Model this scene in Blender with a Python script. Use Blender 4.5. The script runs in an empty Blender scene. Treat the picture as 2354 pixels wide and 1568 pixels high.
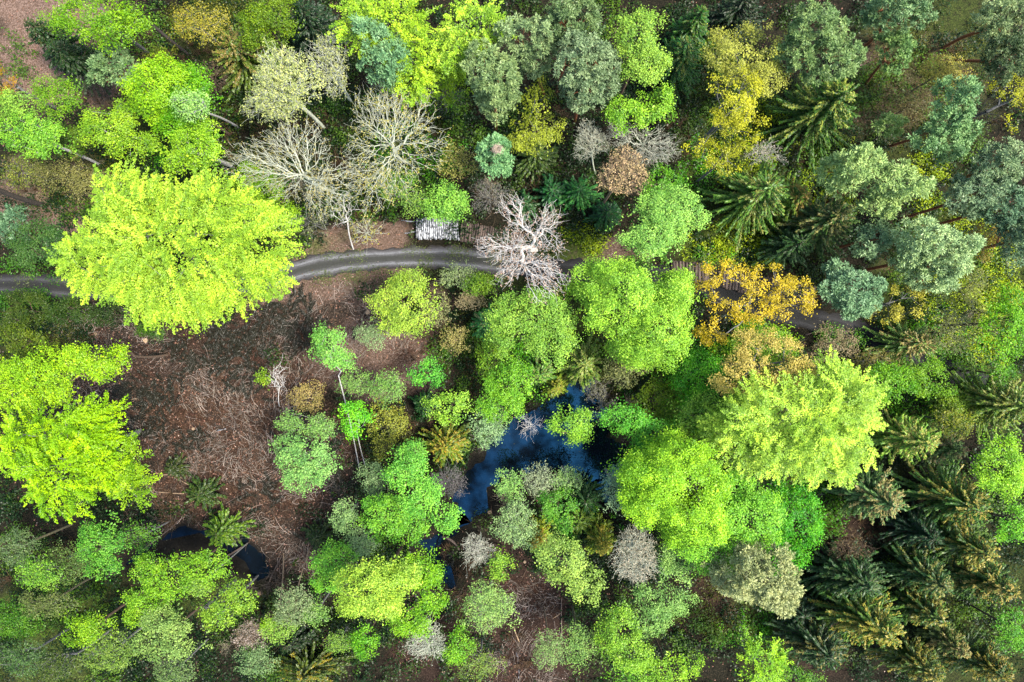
import bpy, math
import numpy as np
from mathutils import Vector

# ------------------------------------------------------------------ scene, camera, light
scene = bpy.context.scene
W0 = 136.0            # metres across the frame at ground level
HC = 90.0             # camera height
PXW, PXH = 2353.0, 1568.0
S = W0 / PXW
cam_d = bpy.data.cameras.new("camera"); cam = bpy.data.objects.new("camera", cam_d)
scene.collection.objects.link(cam); scene.camera = cam
cam.location = (0, 0, HC); cam.rotation_euler = (0, 0, 0)
cam_d.sensor_width = 36.0; cam_d.lens = 36.0 * HC / W0
cam_d.clip_start = 1.0; cam_d.clip_end = 1500.0

SUN_EL, SUN_AZ = math.radians(61), math.radians(100)      # azimuth clockwise from +Y (top of the picture)
world = bpy.data.worlds.new("World"); scene.world = world; world.use_nodes = True
nt = world.node_tree
sky = nt.nodes.new("ShaderNodeTexSky"); sky.sky_type = 'NISHITA'; sky.sun_disc = False
sky.sun_elevation = SUN_EL; sky.sun_rotation = SUN_AZ; sky.air_density = 1.0; sky.dust_density = 2.0; sky.ozone_density = 1.0
bg = nt.nodes["Background"]; bg.inputs[1].default_value = 0.12
nt.links.new(sky.outputs[0], bg.inputs[0])
sd = bpy.data.lights.new("sun", 'SUN'); sd.energy = 3.0; sd.angle = math.radians(12); sd.color = (1.0, 0.94, 0.82)
sun = bpy.data.objects.new("sun", sd); scene.collection.objects.link(sun)
dvec = Vector((math.sin(SUN_AZ) * math.cos(SUN_EL), math.cos(SUN_AZ) * math.cos(SUN_EL), math.sin(SUN_EL)))
sun.rotation_euler = dvec.to_track_quat('Z', 'Y').to_euler()
sun.location = (0, 0, 60)
scene.view_settings.view_transform = 'Standard'; scene.view_settings.look = 'None'
scene.view_settings.exposure = 1.7; scene.view_settings.gamma = 1.0
scene.render.engine = 'CYCLES'
cy = scene.cycles
cy.max_bounces = 4; cy.diffuse_bounces = 2; cy.transmission_bounces = 3; cy.glossy_bounces = 2
cy.caustics_reflective = False; cy.caustics_refractive = False

rng = np.random.default_rng(11)
COL = scene.collection

# ------------------------------------------------------------------ helpers
def wp(X, Y, z=0.0):
    k = (HC - z) / HC * S
    return ((X - PXW / 2) * k, (PXH / 2 - Y) * k)

def lin(c):
    return tuple((v / 255 / 12.92) if v / 255 <= 0.04045 else ((v / 255 + 0.055) / 1.055) ** 2.4 for v in c)

def nrm(v):
    return v / np.maximum(np.linalg.norm(v, axis=-1, keepdims=True), 1e-9)

def mesh(name, verts, faces, mats, parent=None, tint=None, uv=None, mat_idx=None, smooth=False, color=None):
    """verts (n,3), faces (m,k) -> one mesh object"""
    verts = np.asarray(verts, dtype=np.float32); faces = np.asarray(faces, dtype=np.int32)
    me = bpy.data.meshes.new(name)
    m, k = faces.shape
    me.vertices.add(len(verts)); me.vertices.foreach_set("co", verts.ravel())
    me.loops.add(m * k); me.loops.foreach_set("vertex_index", faces.ravel())
    me.polygons.add(m)
    me.polygons.foreach_set("loop_start", np.arange(0, m * k, k, dtype=np.int32))
    me.polygons.foreach_set("loop_total", np.full(m, k, dtype=np.int32))
    me.polygons.foreach_set("use_smooth", np.full(m, bool(smooth)))
    if not isinstance(mats, (list, tuple)): mats = [mats]
    for q in mats: me.materials.append(q)
    if mat_idx is not None: me.polygons.foreach_set("material_index", np.asarray(mat_idx, dtype=np.int32))
    if tint is not None:
        for nm, arr in (tint.items() if isinstance(tint, dict) else [("tint", tint)]):
            dom = 'FACE' if len(arr) == m else 'POINT'
            a = me.attributes.new(nm, 'FLOAT', dom); a.data.foreach_set("value", np.asarray(arr, dtype=np.float32))
    if uv is not None:
        l = me.uv_layers.new(name="UVMap"); l.data.foreach_set("uv", np.asarray(uv, dtype=np.float32)[faces.ravel()].ravel())
    me.update()
    o = bpy.data.objects.new(name, me); COL.objects.link(o)
    if parent is not None: o.parent = parent
    if color is not None: o.color = (*color, 1.0)
    return o

def thing(name, label, cat, loc, group=None):
    o = bpy.data.objects.new(name, None); COL.objects.link(o)
    o.location = loc; o.empty_display_size = 0.5
    o["label"] = label; o["category"] = cat
    if group: o["group"] = group
    return o

def tag(o, label=None, cat=None, group=None, kind=None):
    if label: o["label"] = label
    if cat: o["category"] = cat
    if group: o["group"] = group
    if kind: o["kind"] = kind
    return o

def leaf_quads(c, u, n, L, W):
    """diamond leaves: centre, long axis, normal"""
    u = nrm(u); v = nrm(np.cross(n, u)); L = np.asarray(L).reshape(-1, 1); W = np.asarray(W).reshape(-1, 1)
    a = c - u * L / 2; b = c + v * W / 2 - u * L * 0.05; d = c + u * L / 2; e = c - v * W / 2 - u * L * 0.05
    V = np.stack([a, b, d, e], 1).reshape(-1, 3)
    F = np.arange(len(c) * 4).reshape(-1, 4)
    return V, F

def tubes(P0, P1, R0, R1, k=4):
    m = len(P0); d = nrm(P1 - P0)
    ref = np.where(np.abs(d[:, 2:3]) > 0.9, np.array([[1.0, 0, 0]]), np.array([[0, 0, 1.0]]))
    a = nrm(np.cross(d, ref)); b = np.cross(d, a)
    ang = np.arange(k) * 2 * math.pi / k
    ring = a[:, None, :] * np.cos(ang)[None, :, None] + b[:, None, :] * np.sin(ang)[None, :, None]
    V = np.concatenate([P0[:, None, :] + ring * R0[:, None, None], P1[:, None, :] + ring * R1[:, None, None]], 1).reshape(-1, 3)
    base = (np.arange(m) * 2 * k)[:, None]
    i = np.arange(k); j = (i + 1) % k
    F = np.stack([base + i, base + j, base + k + j, base + k + i], -1).reshape(-1, 4)
    return V, F

def noise2(x, y, s=1.0, seed=0):
    r = np.random.default_rng(seed); out = np.zeros_like(x, dtype=float)
    for i in range(7):
        a = r.uniform(0, 2 * math.pi); f = r.uniform(0.6, 1.9) / s; p = r.uniform(0, 6.28)
        out += np.sin((x * math.cos(a) + y * math.sin(a)) * f * 2.2 + p + 1.3 * np.sin((x * math.sin(a) - y * math.cos(a)) * f + p))
    return out / 7 * 1.6

ALB = 0.46          # photo colour -> albedo
def alb(c, k=1.0): return tuple(min(0.85, v * ALB * k) for v in lin(c))

# ------------------------------------------------------------------ materials
def new_mat(name):
    m = bpy.data.materials.new(name); m.use_nodes = True
    n = m.node_tree.nodes; n.clear(); out = n.new("ShaderNodeOutputMaterial")
    return m, n, m.node_tree.links, out

def leaf_material(name, transl=0.4, vmin=0.6, vmax=1.35, hue=0.035, gloss=0.0, fixed=None):
    m, n, l, out = new_mat(name)
    oi = n.new("ShaderNodeObjectInfo"); at = n.new("ShaderNodeAttribute"); at.attribute_name = "tint"
    hs = n.new("ShaderNodeHueSaturation")
    mv = n.new("ShaderNodeMapRange"); mv.inputs[3].default_value = vmin; mv.inputs[4].default_value = vmax
    mh = n.new("ShaderNodeMapRange"); mh.inputs[3].default_value = 0.5 + hue; mh.inputs[4].default_value = 0.5 - hue
    l.new(at.outputs["Fac"], mv.inputs[0]); l.new(at.outputs["Fac"], mh.inputs[0])
    l.new(mv.outputs[0], hs.inputs["Value"]); l.new(mh.outputs[0], hs.inputs["Hue"]); (l.new(oi.outputs["Color"], hs.inputs["Color"]) if fixed is None else setattr(hs.inputs["Color"], "default_value", (*fixed, 1)))
    df = n.new("ShaderNodeBsdfDiffuse"); tr = n.new("ShaderNodeBsdfTranslucent"); mx = n.new("ShaderNodeMixShader")
    mx.inputs[0].default_value = transl
    l.new(hs.outputs[0], df.inputs[0]); l.new(hs.outputs[0], tr.inputs[0]); l.new(df.outputs[0], mx.inputs[1]); l.new(tr.outputs[0], mx.inputs[2])
    if gloss > 0:
        g = n.new("ShaderNodeBsdfGlossy"); g.inputs["Roughness"].default_value = 0.45; g.inputs[0].default_value = (1, 1, 1, 1)
        m2 = n.new("ShaderNodeMixShader"); m2.inputs[0].default_value = gloss
        l.new(mx.outputs[0], m2.inputs[1]); l.new(g.outputs[0], m2.inputs[2]); l.new(m2.outputs[0], out.inputs[0])
    else:
        l.new(mx.outputs[0], out.inputs[0])
    return m

LEAF = leaf_material("fresh_leaves", 0.24, 0.42, 1.6, 0.028, 0.015)
GOLD = leaf_material("golden_leaves", 0.3, 0.5, 1.5, 0.008, 0.015)
NEEDLE = leaf_material("needles", 0.2, 0.5, 1.55, 0.03, 0.02)
TIPS = {}
def tip_material(c):
    if c not in TIPS: TIPS[c] = leaf_material("young_shoots", 0.25, 0.6, 1.4, 0.02, 0.02, fixed=alb(c, 1.1))
    return TIPS[c]
LITTER = leaf_material("dry_leaves", 0.15, 0.35, 1.9, 0.02)

def bark_material():
    m, n, l, out = new_mat("bark")
    oi = n.new("ShaderNodeObjectInfo"); tc = n.new("ShaderNodeTexCoord")
    nz = n.new("ShaderNodeTexNoise"); nz.inputs["Scale"].default_value = 3.5; nz.inputs["Detail"].default_value = 4; nz.inputs["Roughness"].default_value = 0.7
    l.new(tc.outputs["Object"], nz.inputs["Vector"])
    mv = n.new("ShaderNodeMapRange"); mv.inputs[1].default_value = 0.3; mv.inputs[2].default_value = 0.7; mv.inputs[3].default_value = 0.5; mv.inputs[4].default_value = 1.35
    hs = n.new("ShaderNodeHueSaturation"); l.new(nz.outputs["Fac"], mv.inputs[0]); l.new(mv.outputs[0], hs.inputs["Value"]); l.new(oi.outputs["Color"], hs.inputs["Color"])
    p = n.new("ShaderNodeBsdfPrincipled"); p.inputs["Roughness"].default_value = 0.85
    bp = n.new("ShaderNodeBump"); bp.inputs["Strength"].default_value = 0.5; bp.inputs["Distance"].default_value = 0.05
    l.new(nz.outputs["Fac"], bp.inputs["Height"]); l.new(bp.outputs[0], p.inputs["Normal"])
    l.new(hs.outputs[0], p.inputs["Base Color"]); l.new(p.outputs[0], out.inputs[0])
    return m
BARK = bark_material()

# ------------------------------------------------------------------ ponds and ground height
POND_MAIN = [(1040,1165),(1060,1110),(1080,1068),(1110,1040),(1150,1000),(1180,960),(1240,925),(1300,905),(1318,870),(1350,875),(1375,900),(1400,950),(1410,1000),(1440,1030),(1435,1080),(1400,1110),(1400,1150),(1380,1175),(1350,1125),(1300,1090),(1200,1085),(1152,1105),(1150,1150),(1125,1175),(1095,1190),(1080,1212),(1050,1218)]
POND_SIDE = [(955,1240),(1000,1228),(1048,1214),(1056,1230),(1012,1258),(1020,1290),(1042,1318),(1040,1345),(1000,1348),(982,1310),(975,1270)]
POND_LEFT = [(430,1206),(520,1222),(560,1238),(598,1268),(628,1300),(618,1328),(580,1336),(550,1318),(524,1286),(470,1262),(400,1256),(340,1290),(292,1316),(278,1296),(340,1248)]
PONDS = [np.array([wp(*p) for p in P]) for P in (POND_MAIN, POND_SIDE, POND_LEFT)]
def poly_sd(x, y, P):
    """signed distance, positive inside"""
    ins = np.zeros(x.shape, bool); dm = np.full(x.shape, 1e9); n = len(P)
    for i in range(n):
        x0, y0 = P[i]; x1, y1 = P[(i + 1) % n]
        c = ((y0 > y) != (y1 > y)) & (x < (x1 - x0) * (y - y0) / (y1 - y0 + 1e-12) + x0); ins ^= c
        dx, dy = x1 - x0, y1 - y0; t = np.clip(((x - x0) * dx + (y - y0) * dy) / (dx * dx + dy * dy), 0, 1)
        dm = np.minimum(dm, np.hypot(x - x0 - t * dx, y - y0 - t * dy))
    return np.where(ins, dm, -dm)
def pond_sd(x, y):
    d = np.full(np.shape(x), -1e9)
    for P in PONDS: d = np.maximum(d, poly_sd(x, y, P))
    return d + 0.7 * noise2(x, y, 1.3, 5) + .2 * noise2(x, y, .4, 6)
WATER_Z = -0.28
ROAD = [(-260,655),(-80,655),(60,655),(160,662),(300,672),(440,672),(560,655),(650,632),(730,612),(820,600),(920,593),(1020,592),(1110,600),(1210,615),(1300,622),(1400,628),(1500,632),(1600,650),(1700,690),(1780,715),(1860,735),(1940,755),(2030,785),(2110,815),(2200,860),(2300,900),(2480,960)]
def smooth_path(P, n):
    P = np.array([wp(*p) for p in P]); out = []
    Q = np.vstack([2 * P[0] - P[1], P, 2 * P[-1] - P[-2]])
    for i in range(1, len(Q) - 2):
        for t in np.linspace(0, 1, n, endpoint=False):
            a, b, c, d = Q[i - 1], Q[i], Q[i + 1], Q[i + 2]
            out.append(0.5 * ((2 * b) + (c - a) * t + (2 * a - 5 * b + 4 * c - d) * t * t + (3 * b - a - 3 * c + d) * t ** 3))
    return np.array(out)
RP = smooth_path(ROAD, 10)
def road_d(x, y):
    d = np.full(np.shape(x), 1e9)
    for i in range(len(RP) - 1):
        x0, y0 = RP[i]; x1, y1 = RP[i + 1]; dx, dy = x1 - x0, y1 - y0
        t = np.clip(((x - x0) * dx + (y - y0) * dy) / (dx * dx + dy * dy), 0, 1)
        d = np.minimum(d, np.hypot(x - x0 - t * dx, y - y0 - t * dy))
    return d
def ground_z(x, y, rd=None):
    x = np.asarray(x, float); y = np.asarray(y, float)
    z = 0.14 * noise2(x, y, 4.0, 1) + 0.06 * noise2(x, y, 1.0, 2)
    rd = road_d(x, y) if rd is None else rd
    z = z * np.clip((rd - 2.0) / 2.0, 0, 1) + 0.03 * np.clip((rd - 1.9) / 0.6, 0, 1)
    sd_ = pond_sd(x, y); t = np.clip((sd_ + 0.5) / 2.0, 0, 1); t = t * t * (3 - 2 * t)
    return z * (1 - t) - t * 1.1

# region masks, in picture coordinates at ground level: (X, Y, rx, ry, strength)
def region(x, y, L, soft=0.35):
    X = x / S + PXW / 2; Y = PXH / 2 - y / S; out = np.zeros(np.shape(x))
    wob = 0.25 * noise2(x, y, 3.0, 9)
    for (cx, cy_, rx, ry, *s) in L:
        d = np.sqrt(((X - cx) / rx) ** 2 + ((Y - cy_) / ry) ** 2) + wob
        out = np.maximum(out, np.clip((1 - d) / soft + 0.5, 0, 1) * (s[0] if s else 1.0))
    return out
R_CLEAR = [(420,880,330,200),(560,1050,260,200),(300,960,140,120),(760,760,170,130),(640,1230,120,100),(900,830,120,80),(250,780,120,60),(640,700,110,50),(960,1450,60,120,.8),(1200,1450,110,200,.8)]
R_MOSS = [(2200,700,170,260),(2050,900,160,120),(1700,560,170,60),(1320,570,70,50),(1700,420,150,130,.7),(2120,250,160,160,.45),(2150,90,160,110,.6),(650,470,140,110,.7),(1480,900,150,110,.8),(90,760,130,60,.8),(930,300,130,150,.6),(1260,800,200,200,.6),(1750,1440,90,90,.6),(300,340,150,90,.6),(1700,300,130,120,.9),(120,1450,200,140,.8),(2250,1400,160,200,.5),(1950,1000,200,150,.5),(560,90,150,90,.5),(90,400,120,80,.3),(450,1360,150,60,.6)]
R_PALE = [(130,100,150,170),(120,450,160,110),(820,560,140,60,.8),(1390,580,100,40,.6),(2090,200,160,120,.6),(2090,590,60,110,.5),(260,190,90,60,.8),(880,830,160,80,.7),(1000,720,60,60,.6),(720,640,250,60,.7)]
R_RED = [(560,1010,240,190),(330,1000,120,80),(720,820,140,60,.4),(480,1150,130,50,.7)]
R_DARK = [(1200,1440,150,170),(1660,1360,100,80,.7),(1950,1230,110,80,.8),(480,860,170,120,.5),(1000,1500,120,90,.9),(1850,1500,100,90,.6),(620,760,160,60,.5)]

# ------------------------------------------------------------------ ground sheet
def build_ground():
    nx, ny = 361, 261
    gx = np.concatenate([[-700, -300, -160], np.linspace(-95, 95, nx - 6), [160, 300, 700]])
    gy = np.concatenate([[-700, -300, -120], np.linspace(-65, 65, ny - 6), [120, 300, 700]])
    X, Y = np.meshgrid(gx, gy); x = X.ravel(); y = Y.ravel()
    rd = road_d(x, y); z = ground_z(x, y, rd)
    V = np.stack([x, y, z], 1)
    ii = (np.arange(ny - 1)[:, None] * nx + np.arange(nx - 1)[None, :]).ravel()
    F = np.stack([ii, ii + 1, ii + nx + 1, ii + nx], 1)
    t = {"clear": region(x, y, R_CLEAR), "moss": region(x, y, R_MOSS), "pale": region(x, y, R_PALE), "red": region(x, y, R_RED), "dark": region(x, y, R_DARK),
         "wet": np.clip((pond_sd(x, y) + 1.0) / 1.2, 0, 1)}
    m, n, l, out = new_mat("forest_floor")
    tc = n.new("ShaderNodeTexCoord")
    def noise(sc, det=5, rough=0.65, dist=0.0):
        q = n.new("ShaderNodeTexNoise"); q.inputs["Scale"].default_value = sc; q.inputs["Detail"].default_value = det; q.inputs["Roughness"].default_value = rough
        q.inputs["Distortion"].default_value = dist; l.new(tc.outputs["Object"], q.inputs["Vector"]); return q.outputs["Fac"]
    def ramp(f, stops):
        r = n.new("ShaderNodeValToRGB"); r.color_ramp.elements[0].position = stops[0][0]; r.color_ramp.elements[0].color = (*stops[0][1], 1)
        r.color_ramp.elements[1].position = stops[-1][0]; r.color_ramp.elements[1].color = (*stops[-1][1], 1)
        for p, c in stops[1:-1]:
            e = r.color_ramp.elements.new(p); e.color = (*c, 1)
        l.new(f, r.inputs[0]); return r.outputs[0]
    def mix(a, b, f):
        q = n.new("ShaderNodeMix"); q.data_type = 'RGBA'; l.new(f, q.inputs[0]); l.new(a, q.inputs[6]); l.new(b, q.inputs[7]); return q.outputs[2]
    def attr(nm):
        a = n.new("ShaderNodeAttribute"); a.attribute_name = nm; return a.outputs["Fac"]
    def mul(a, b):
        q = n.new("ShaderNodeMath"); q.operation = 'MULTIPLY'; l.new(a, q.inputs[0])
        if isinstance(b, float): q.inputs[1].default_value = b
        else: l.new(b, q.inputs[1])
        return q.outputs[0]
    fine = noise(5.0, 8, 0.75); mid = noise(0.9, 6, 0.7, 0.6)
    base = ramp(fine, [(0.38, (0.004, 0.004, 0.002)), (0.52, (0.014, 0.013, 0.007)), (0.64, (0.05, 0.038, 0.022)), (0.77, (0.18, 0.13, 0.09))])  # near-black base carries the deep shade between trees in its colour
    clear = ramp(fine, [(0.37, (0.006, 0.005, 0.004)), (0.5, (0.03, 0.021, 0.015)), (0.62, (0.105, 0.074, 0.056)), (0.76, (0.32, 0.25, 0.2))])
    red = ramp(fine, [(0.36, (0.01, 0.006, 0.004)), (0.5, (0.05, 0.027, 0.016)), (0.63, (0.14, 0.08, 0.05)), (0.77, (0.34, 0.24, 0.17))])
    pale = ramp(fine, [(0.28, (0.035, 0.022, 0.016)), (0.46, (0.13, 0.083, 0.06)), (0.6, (0.28, 0.19, 0.15)), (0.76, (0.5, 0.38, 0.31))])
    moss = ramp(fine, [(0.28, (0.012, 0.02, 0.004)), (0.48, (0.05, 0.075, 0.012)), (0.64, (0.12, 0.16, 0.025)), (0.8, (0.22, 0.24, 0.06))])
    dark = ramp(fine, [(0.3, (0.01, 0.006, 0.005)), (0.52, (0.035, 0.02, 0.014)), (0.8, (0.12, 0.08, 0.06))])
    wet = ramp(fine, [(0.3, (0.004, 0.004, 0.004)), (0.8, (0.02, 0.018, 0.014))])
    c = mix(base, clear, attr("clear")); c = mix(c, dark, attr("dark")); c = mix(c, pale, attr("pale"))
    q = ramp(mid, [(0.42, (0, 0, 0)), (0.56, (1, 1, 1))]); c = mix(c, red, mul(attr("red"), q))
    q2 = ramp(noise(1.6, 6, 0.7), [(0.36, (0.25, 0.25, 0.25)), (0.52, (1, 1, 1))]); c = mix(c, moss, mul(attr("moss"), q2))
    c = mix(c, wet, attr("wet"))
    p = n.new("ShaderNodeBsdfPrincipled"); p.inputs["Roughness"].default_value = 0.95; p.inputs["Specular IOR Level"].default_value = 0.15
    bp = n.new("ShaderNodeBump"); bp.inputs["Strength"].default_value = 1.0; bp.inputs["Distance"].default_value = 0.12
    l.new(noise(7.0, 8, 0.8), bp.inputs["Height"]); l.new(bp.outputs[0], p.inputs["Normal"])
    hv = n.new("ShaderNodeHueSaturation"); hv.inputs["Value"].default_value = 0.72; l.new(c, hv.inputs["Color"]); l.new(hv.outputs[0], p.inputs["Base Color"]); l.new(p.outputs[0], out.inputs[0])
    tag(mesh("ground", V, F, m, tint=t, smooth=True), kind="structure")
build_ground()

def build_road():
    us = np.array([-1, -.92, -.8, -.66, -.5, -.34, -.18, 0, .18, .34, .5, .66, .8, .92, 1.0])
    zs = np.array([.0, .05, .06, .03, .0, .03, .07, .09, .07, .03, .0, .03, .06, .05, .0]) + 0.012
    T = np.gradient(RP, axis=0); T = T / np.linalg.norm(T, axis=1, keepdims=True); Nn = np.stack([-T[:, 1], T[:, 0]], 1)
    arc = np.concatenate([[0], np.cumsum(np.linalg.norm(np.diff(RP, axis=0), axis=1))])
    hw = 1.5 + 0.12 * np.sin(arc * 0.35) + 0.08 * np.sin(arc * 1.1)
    V = []; UV = []
    for i in range(len(RP)):
        for u, z in zip(us, zs):
            w = u * (hw[i] + (0.16 * math.sin(arc[i] * 2.3 + u * 3) + 0.1 * math.sin(arc[i] * 5.1 + u) if abs(u) > 0.9 else 0))
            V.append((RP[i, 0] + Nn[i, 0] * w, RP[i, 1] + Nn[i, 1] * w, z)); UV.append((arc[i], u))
    k = len(us); F = [(i * k + j + 1, i * k + j, (i + 1) * k + j, (i + 1) * k + j + 1) for i in range(len(RP) - 1) for j in range(k - 1)]
    m, n, l, out = new_mat("dirt_track")
    uv = n.new("ShaderNodeUVMap"); sp = n.new("ShaderNodeSeparateXYZ"); l.new(uv.outputs[0], sp.inputs[0])
    tc = n.new("ShaderNodeTexCoord")
    nz = n.new("ShaderNodeTexNoise"); nz.inputs["Scale"].default_value = 1.6; nz.inputs["Detail"].default_value = 9; nz.inputs["Roughness"].default_value = 0.75
    mp = n.new("ShaderNodeMapping"); mp.inputs["Scale"].default_value = (0.35, 9.0, 1); l.new(uv.outputs[0], mp.inputs[0]); l.new(mp.outputs[0], nz.inputs["Vector"])
    fn = n.new("ShaderNodeTexNoise"); fn.inputs["Scale"].default_value = 6; fn.inputs["Detail"].default_value = 8; fn.inputs["Roughness"].default_value = 0.8; l.new(tc.outputs["Object"], fn.inputs["Vector"])
    ab = n.new("ShaderNodeMath"); ab.operation = 'ABSOLUTE'
    ad = n.new("ShaderNodeMath"); ad.operation = 'MULTIPLY_ADD'; ad.inputs[1].default_value = 0.95; l.new(nz.outputs["Fac"], ad.inputs[0])
    l.new(sp.outputs["Y"], ab.inputs[0]); sb = n.new("ShaderNodeMath"); sb.operation = 'SUBTRACT'; l.new(ab.outputs[0], sb.inputs[0]); sb.inputs[1].default_value = 0.475
    l.new(sb.outputs[0], ad.inputs[2])
    r = n.new("ShaderNodeValToRGB"); el = r.color_ramp.elements
    st = [(0.0, (.04, .042, .036)), (.22, (.055, .056, .052)), (.38, (.12, .12, .128)), (.5, (.27, .275, .3)), (.62, (.15, .15, .165)), (.78, (.08, .075, .08)), (.9, (.03, .026, .026)), (1.0, (.035, .028, .024))]
    el[0].position, el[0].color = st[0][0], (*st[0][1], 1); el[1].position, el[1].color = st[-1][0], (*st[-1][1], 1)
    for p_, c_ in st[1:-1]:
        e = el.new(p_); e.color = (*c_, 1)
    l.new(ad.outputs[0], r.inputs[0])
    mv = n.new("ShaderNodeMapRange"); mv.inputs[1].default_value = .3; mv.inputs[2].default_value = .7; mv.inputs[3].default_value = .5; mv.inputs[4].default_value = 1.4; l.new(fn.outputs["Fac"], mv.inputs[0])
    # the track colour darkens along its eastern stretch, the middle is palest
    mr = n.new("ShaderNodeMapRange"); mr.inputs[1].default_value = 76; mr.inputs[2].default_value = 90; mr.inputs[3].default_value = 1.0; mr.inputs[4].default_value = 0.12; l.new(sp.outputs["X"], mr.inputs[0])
    mw = n.new("ShaderNodeMapRange"); mw.inputs[1].default_value = 20; mw.inputs[2].default_value = 42; mw.inputs[3].default_value = 0.28; mw.inputs[4].default_value = 1.0; l.new(sp.outputs["X"], mw.inputs[0])  # shade over the western end, darkened into the track colour
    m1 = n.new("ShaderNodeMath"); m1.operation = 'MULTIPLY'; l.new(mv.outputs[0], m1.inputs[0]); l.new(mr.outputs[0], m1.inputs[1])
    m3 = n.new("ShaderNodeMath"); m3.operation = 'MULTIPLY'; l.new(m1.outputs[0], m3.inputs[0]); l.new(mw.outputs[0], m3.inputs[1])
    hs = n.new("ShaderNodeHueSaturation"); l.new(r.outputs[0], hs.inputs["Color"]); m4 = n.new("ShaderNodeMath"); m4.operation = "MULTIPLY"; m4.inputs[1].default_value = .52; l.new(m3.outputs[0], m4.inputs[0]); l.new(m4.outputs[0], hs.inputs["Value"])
    p = n.new("ShaderNodeBsdfPrincipled"); p.inputs["Roughness"].default_value = 0.9; l.new(hs.outputs[0], p.inputs["Base Color"])
    bp = n.new("ShaderNodeBump"); bp.inputs["Strength"].default_value = 0.8; bp.inputs["Distance"].default_value = 0.05; l.new(fn.outputs["Fac"], bp.inputs["Height"]); l.new(bp.outputs[0], p.inputs["Normal"])
    l.new(p.outputs[0], out.inputs[0])
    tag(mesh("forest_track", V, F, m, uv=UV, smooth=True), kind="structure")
build_road()

def water_material(gl):
    m, n, l, out = new_mat("pond_water")
    tc = n.new("ShaderNodeTexCoord"); nz = n.new("ShaderNodeTexNoise"); nz.inputs["Scale"].default_value = 1.5; nz.inputs["Detail"].default_value = 3; l.new(tc.outputs["Object"], nz.inputs["Vector"])
    bp = n.new("ShaderNodeBump"); bp.inputs["Strength"].default_value = 0.06; bp.inputs["Distance"].default_value = 0.02; l.new(nz.outputs["Fac"], bp.inputs["Height"])
    g = n.new("ShaderNodeBsdfGlossy"); g.inputs[0].default_value = (0.10, 0.52, 1.0, 1); g.inputs["Roughness"].default_value = 0.03; l.new(bp.outputs[0], g.inputs["Normal"])
    d = n.new("ShaderNodeBsdfDiffuse"); d.inputs[0].default_value = (0.003, 0.005, 0.008, 1)
    mx = n.new("ShaderNodeMixShader"); n2 = n.new("ShaderNodeTexNoise"); n2.inputs["Scale"].default_value = .45; n2.inputs["Detail"].default_value = 6; l.new(tc.outputs["Object"], n2.inputs["Vector"])
    mr = n.new("ShaderNodeMapRange"); mr.inputs[1].default_value = .36; mr.inputs[2].default_value = .62; mr.inputs[3].default_value = gl * .15; mr.inputs[4].default_value = gl * 1.25; l.new(n2.outputs["Fac"], mr.inputs[0]); l.new(mr.outputs[0], mx.inputs[0])
    l.new(d.outputs[0], mx.inputs[1]); l.new(g.outputs[0], mx.inputs[2]); l.new(mx.outputs[0], out.inputs[0])
    return m
def build_water():
    for P, m in zip(PONDS, (water_material(.07), water_material(.04), water_material(.022))):  # left pond's dimmer gloss stands in for reflections of dark trees
        lo = P.min(0) - 2.0; hi = P.max(0) + 2.0
        c = P.mean(0)
        r = P - c; r = c + r * (1 + 2.2 / np.linalg.norm(r, axis=1, keepdims=True))     # sheet reaches 1.6 m under the banks
        me = bpy.data.meshes.new("pond_water"); me.from_pydata([(a, b, WATER_Z) for a, b in r], [], [list(range(len(r)))])
        me.materials.append(m); o = bpy.data.objects.new("pond_water", me); COL.objects.link(o); tag(o, kind="structure")
build_water()

# ------------------------------------------------------------------ litter, brushwood, undergrowth (stuff)
FX, FY = 76.0, 52.0
def scatter(n): return rng.uniform(-FX, FX, n), rng.uniform(-FY, FY, n)
def off_limits(x, y): return (road_d(x, y) < 1.75) | (pond_sd(x, y) > -0.1)
def build_litter():
    for nm, col, cnt, k, sz in (("fallen_leaves", (150, 118, 98), 95000, 1.0, 0.18), ("fallen_leaves", (205, 184, 170), 17000, 1.0, 0.13), ("wood_chips", (235, 205, 165), 2600, 1.1, 0.15)):
        x, y = scatter(cnt)
        w = 0.15 + 0.9 * np.maximum(region(x, y, R_CLEAR), region(x, y, R_PALE)) - 0.45 * region(x, y, R_MOSS) - 0.3 * region(x, y, R_DARK)
        if nm == "wood_chips": w = region(x, y, R_CLEAR) * 0.8
        w *= 0.45 + 0.8 * np.clip(noise2(x, y, 1.4, 31) + 0.5, 0, 1)
        keep = (rng.random(cnt) < w); x, y = x[keep], y[keep]
        rdd = road_d(x, y); keep = (pond_sd(x, y) < -.1) & ((rdd > 2.0) | ((rdd > 1.35) & (rng.random(len(x)) < .4)) | (rng.random(len(x)) < .05)); x, y, rdd = x[keep], y[keep], rdd[keep]; m = len(x)
        c = np.stack([x, y, ground_z(x, y) + np.where(rdd < 2.2, .11, 0) + rng.uniform(0.02, 0.1, m)], 1)
        a = rng.uniform(0, 6.28, m); u = np.stack([np.cos(a), np.sin(a), rng.normal(0, .25, m)], 1)
        nn = np.stack([rng.normal(0, .4, m), rng.normal(0, .4, m), np.ones(m)], 1)
        L = sz * rng.uniform(0.6, 1.7, m); V, F = leaf_quads(c, u, nn, L, L * (0.7 if nm == "fallen_leaves" else 0.35))
        o = mesh(nm, V, F, LITTER, tint=rng.random(m), color=alb(col, k))
        tag(o, {"fallen_leaves": "dry brown and pinkish leaves littering the forest floor" if col[0] < 200 else "pale bleached leaves scattered over the brown clearing", "wood_chips": "pale wood chips strewn across the felled clearing"}[nm], "leaf litter" if nm == "fallen_leaves" else "wood chips", kind="stuff")
build_litter()

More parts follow.
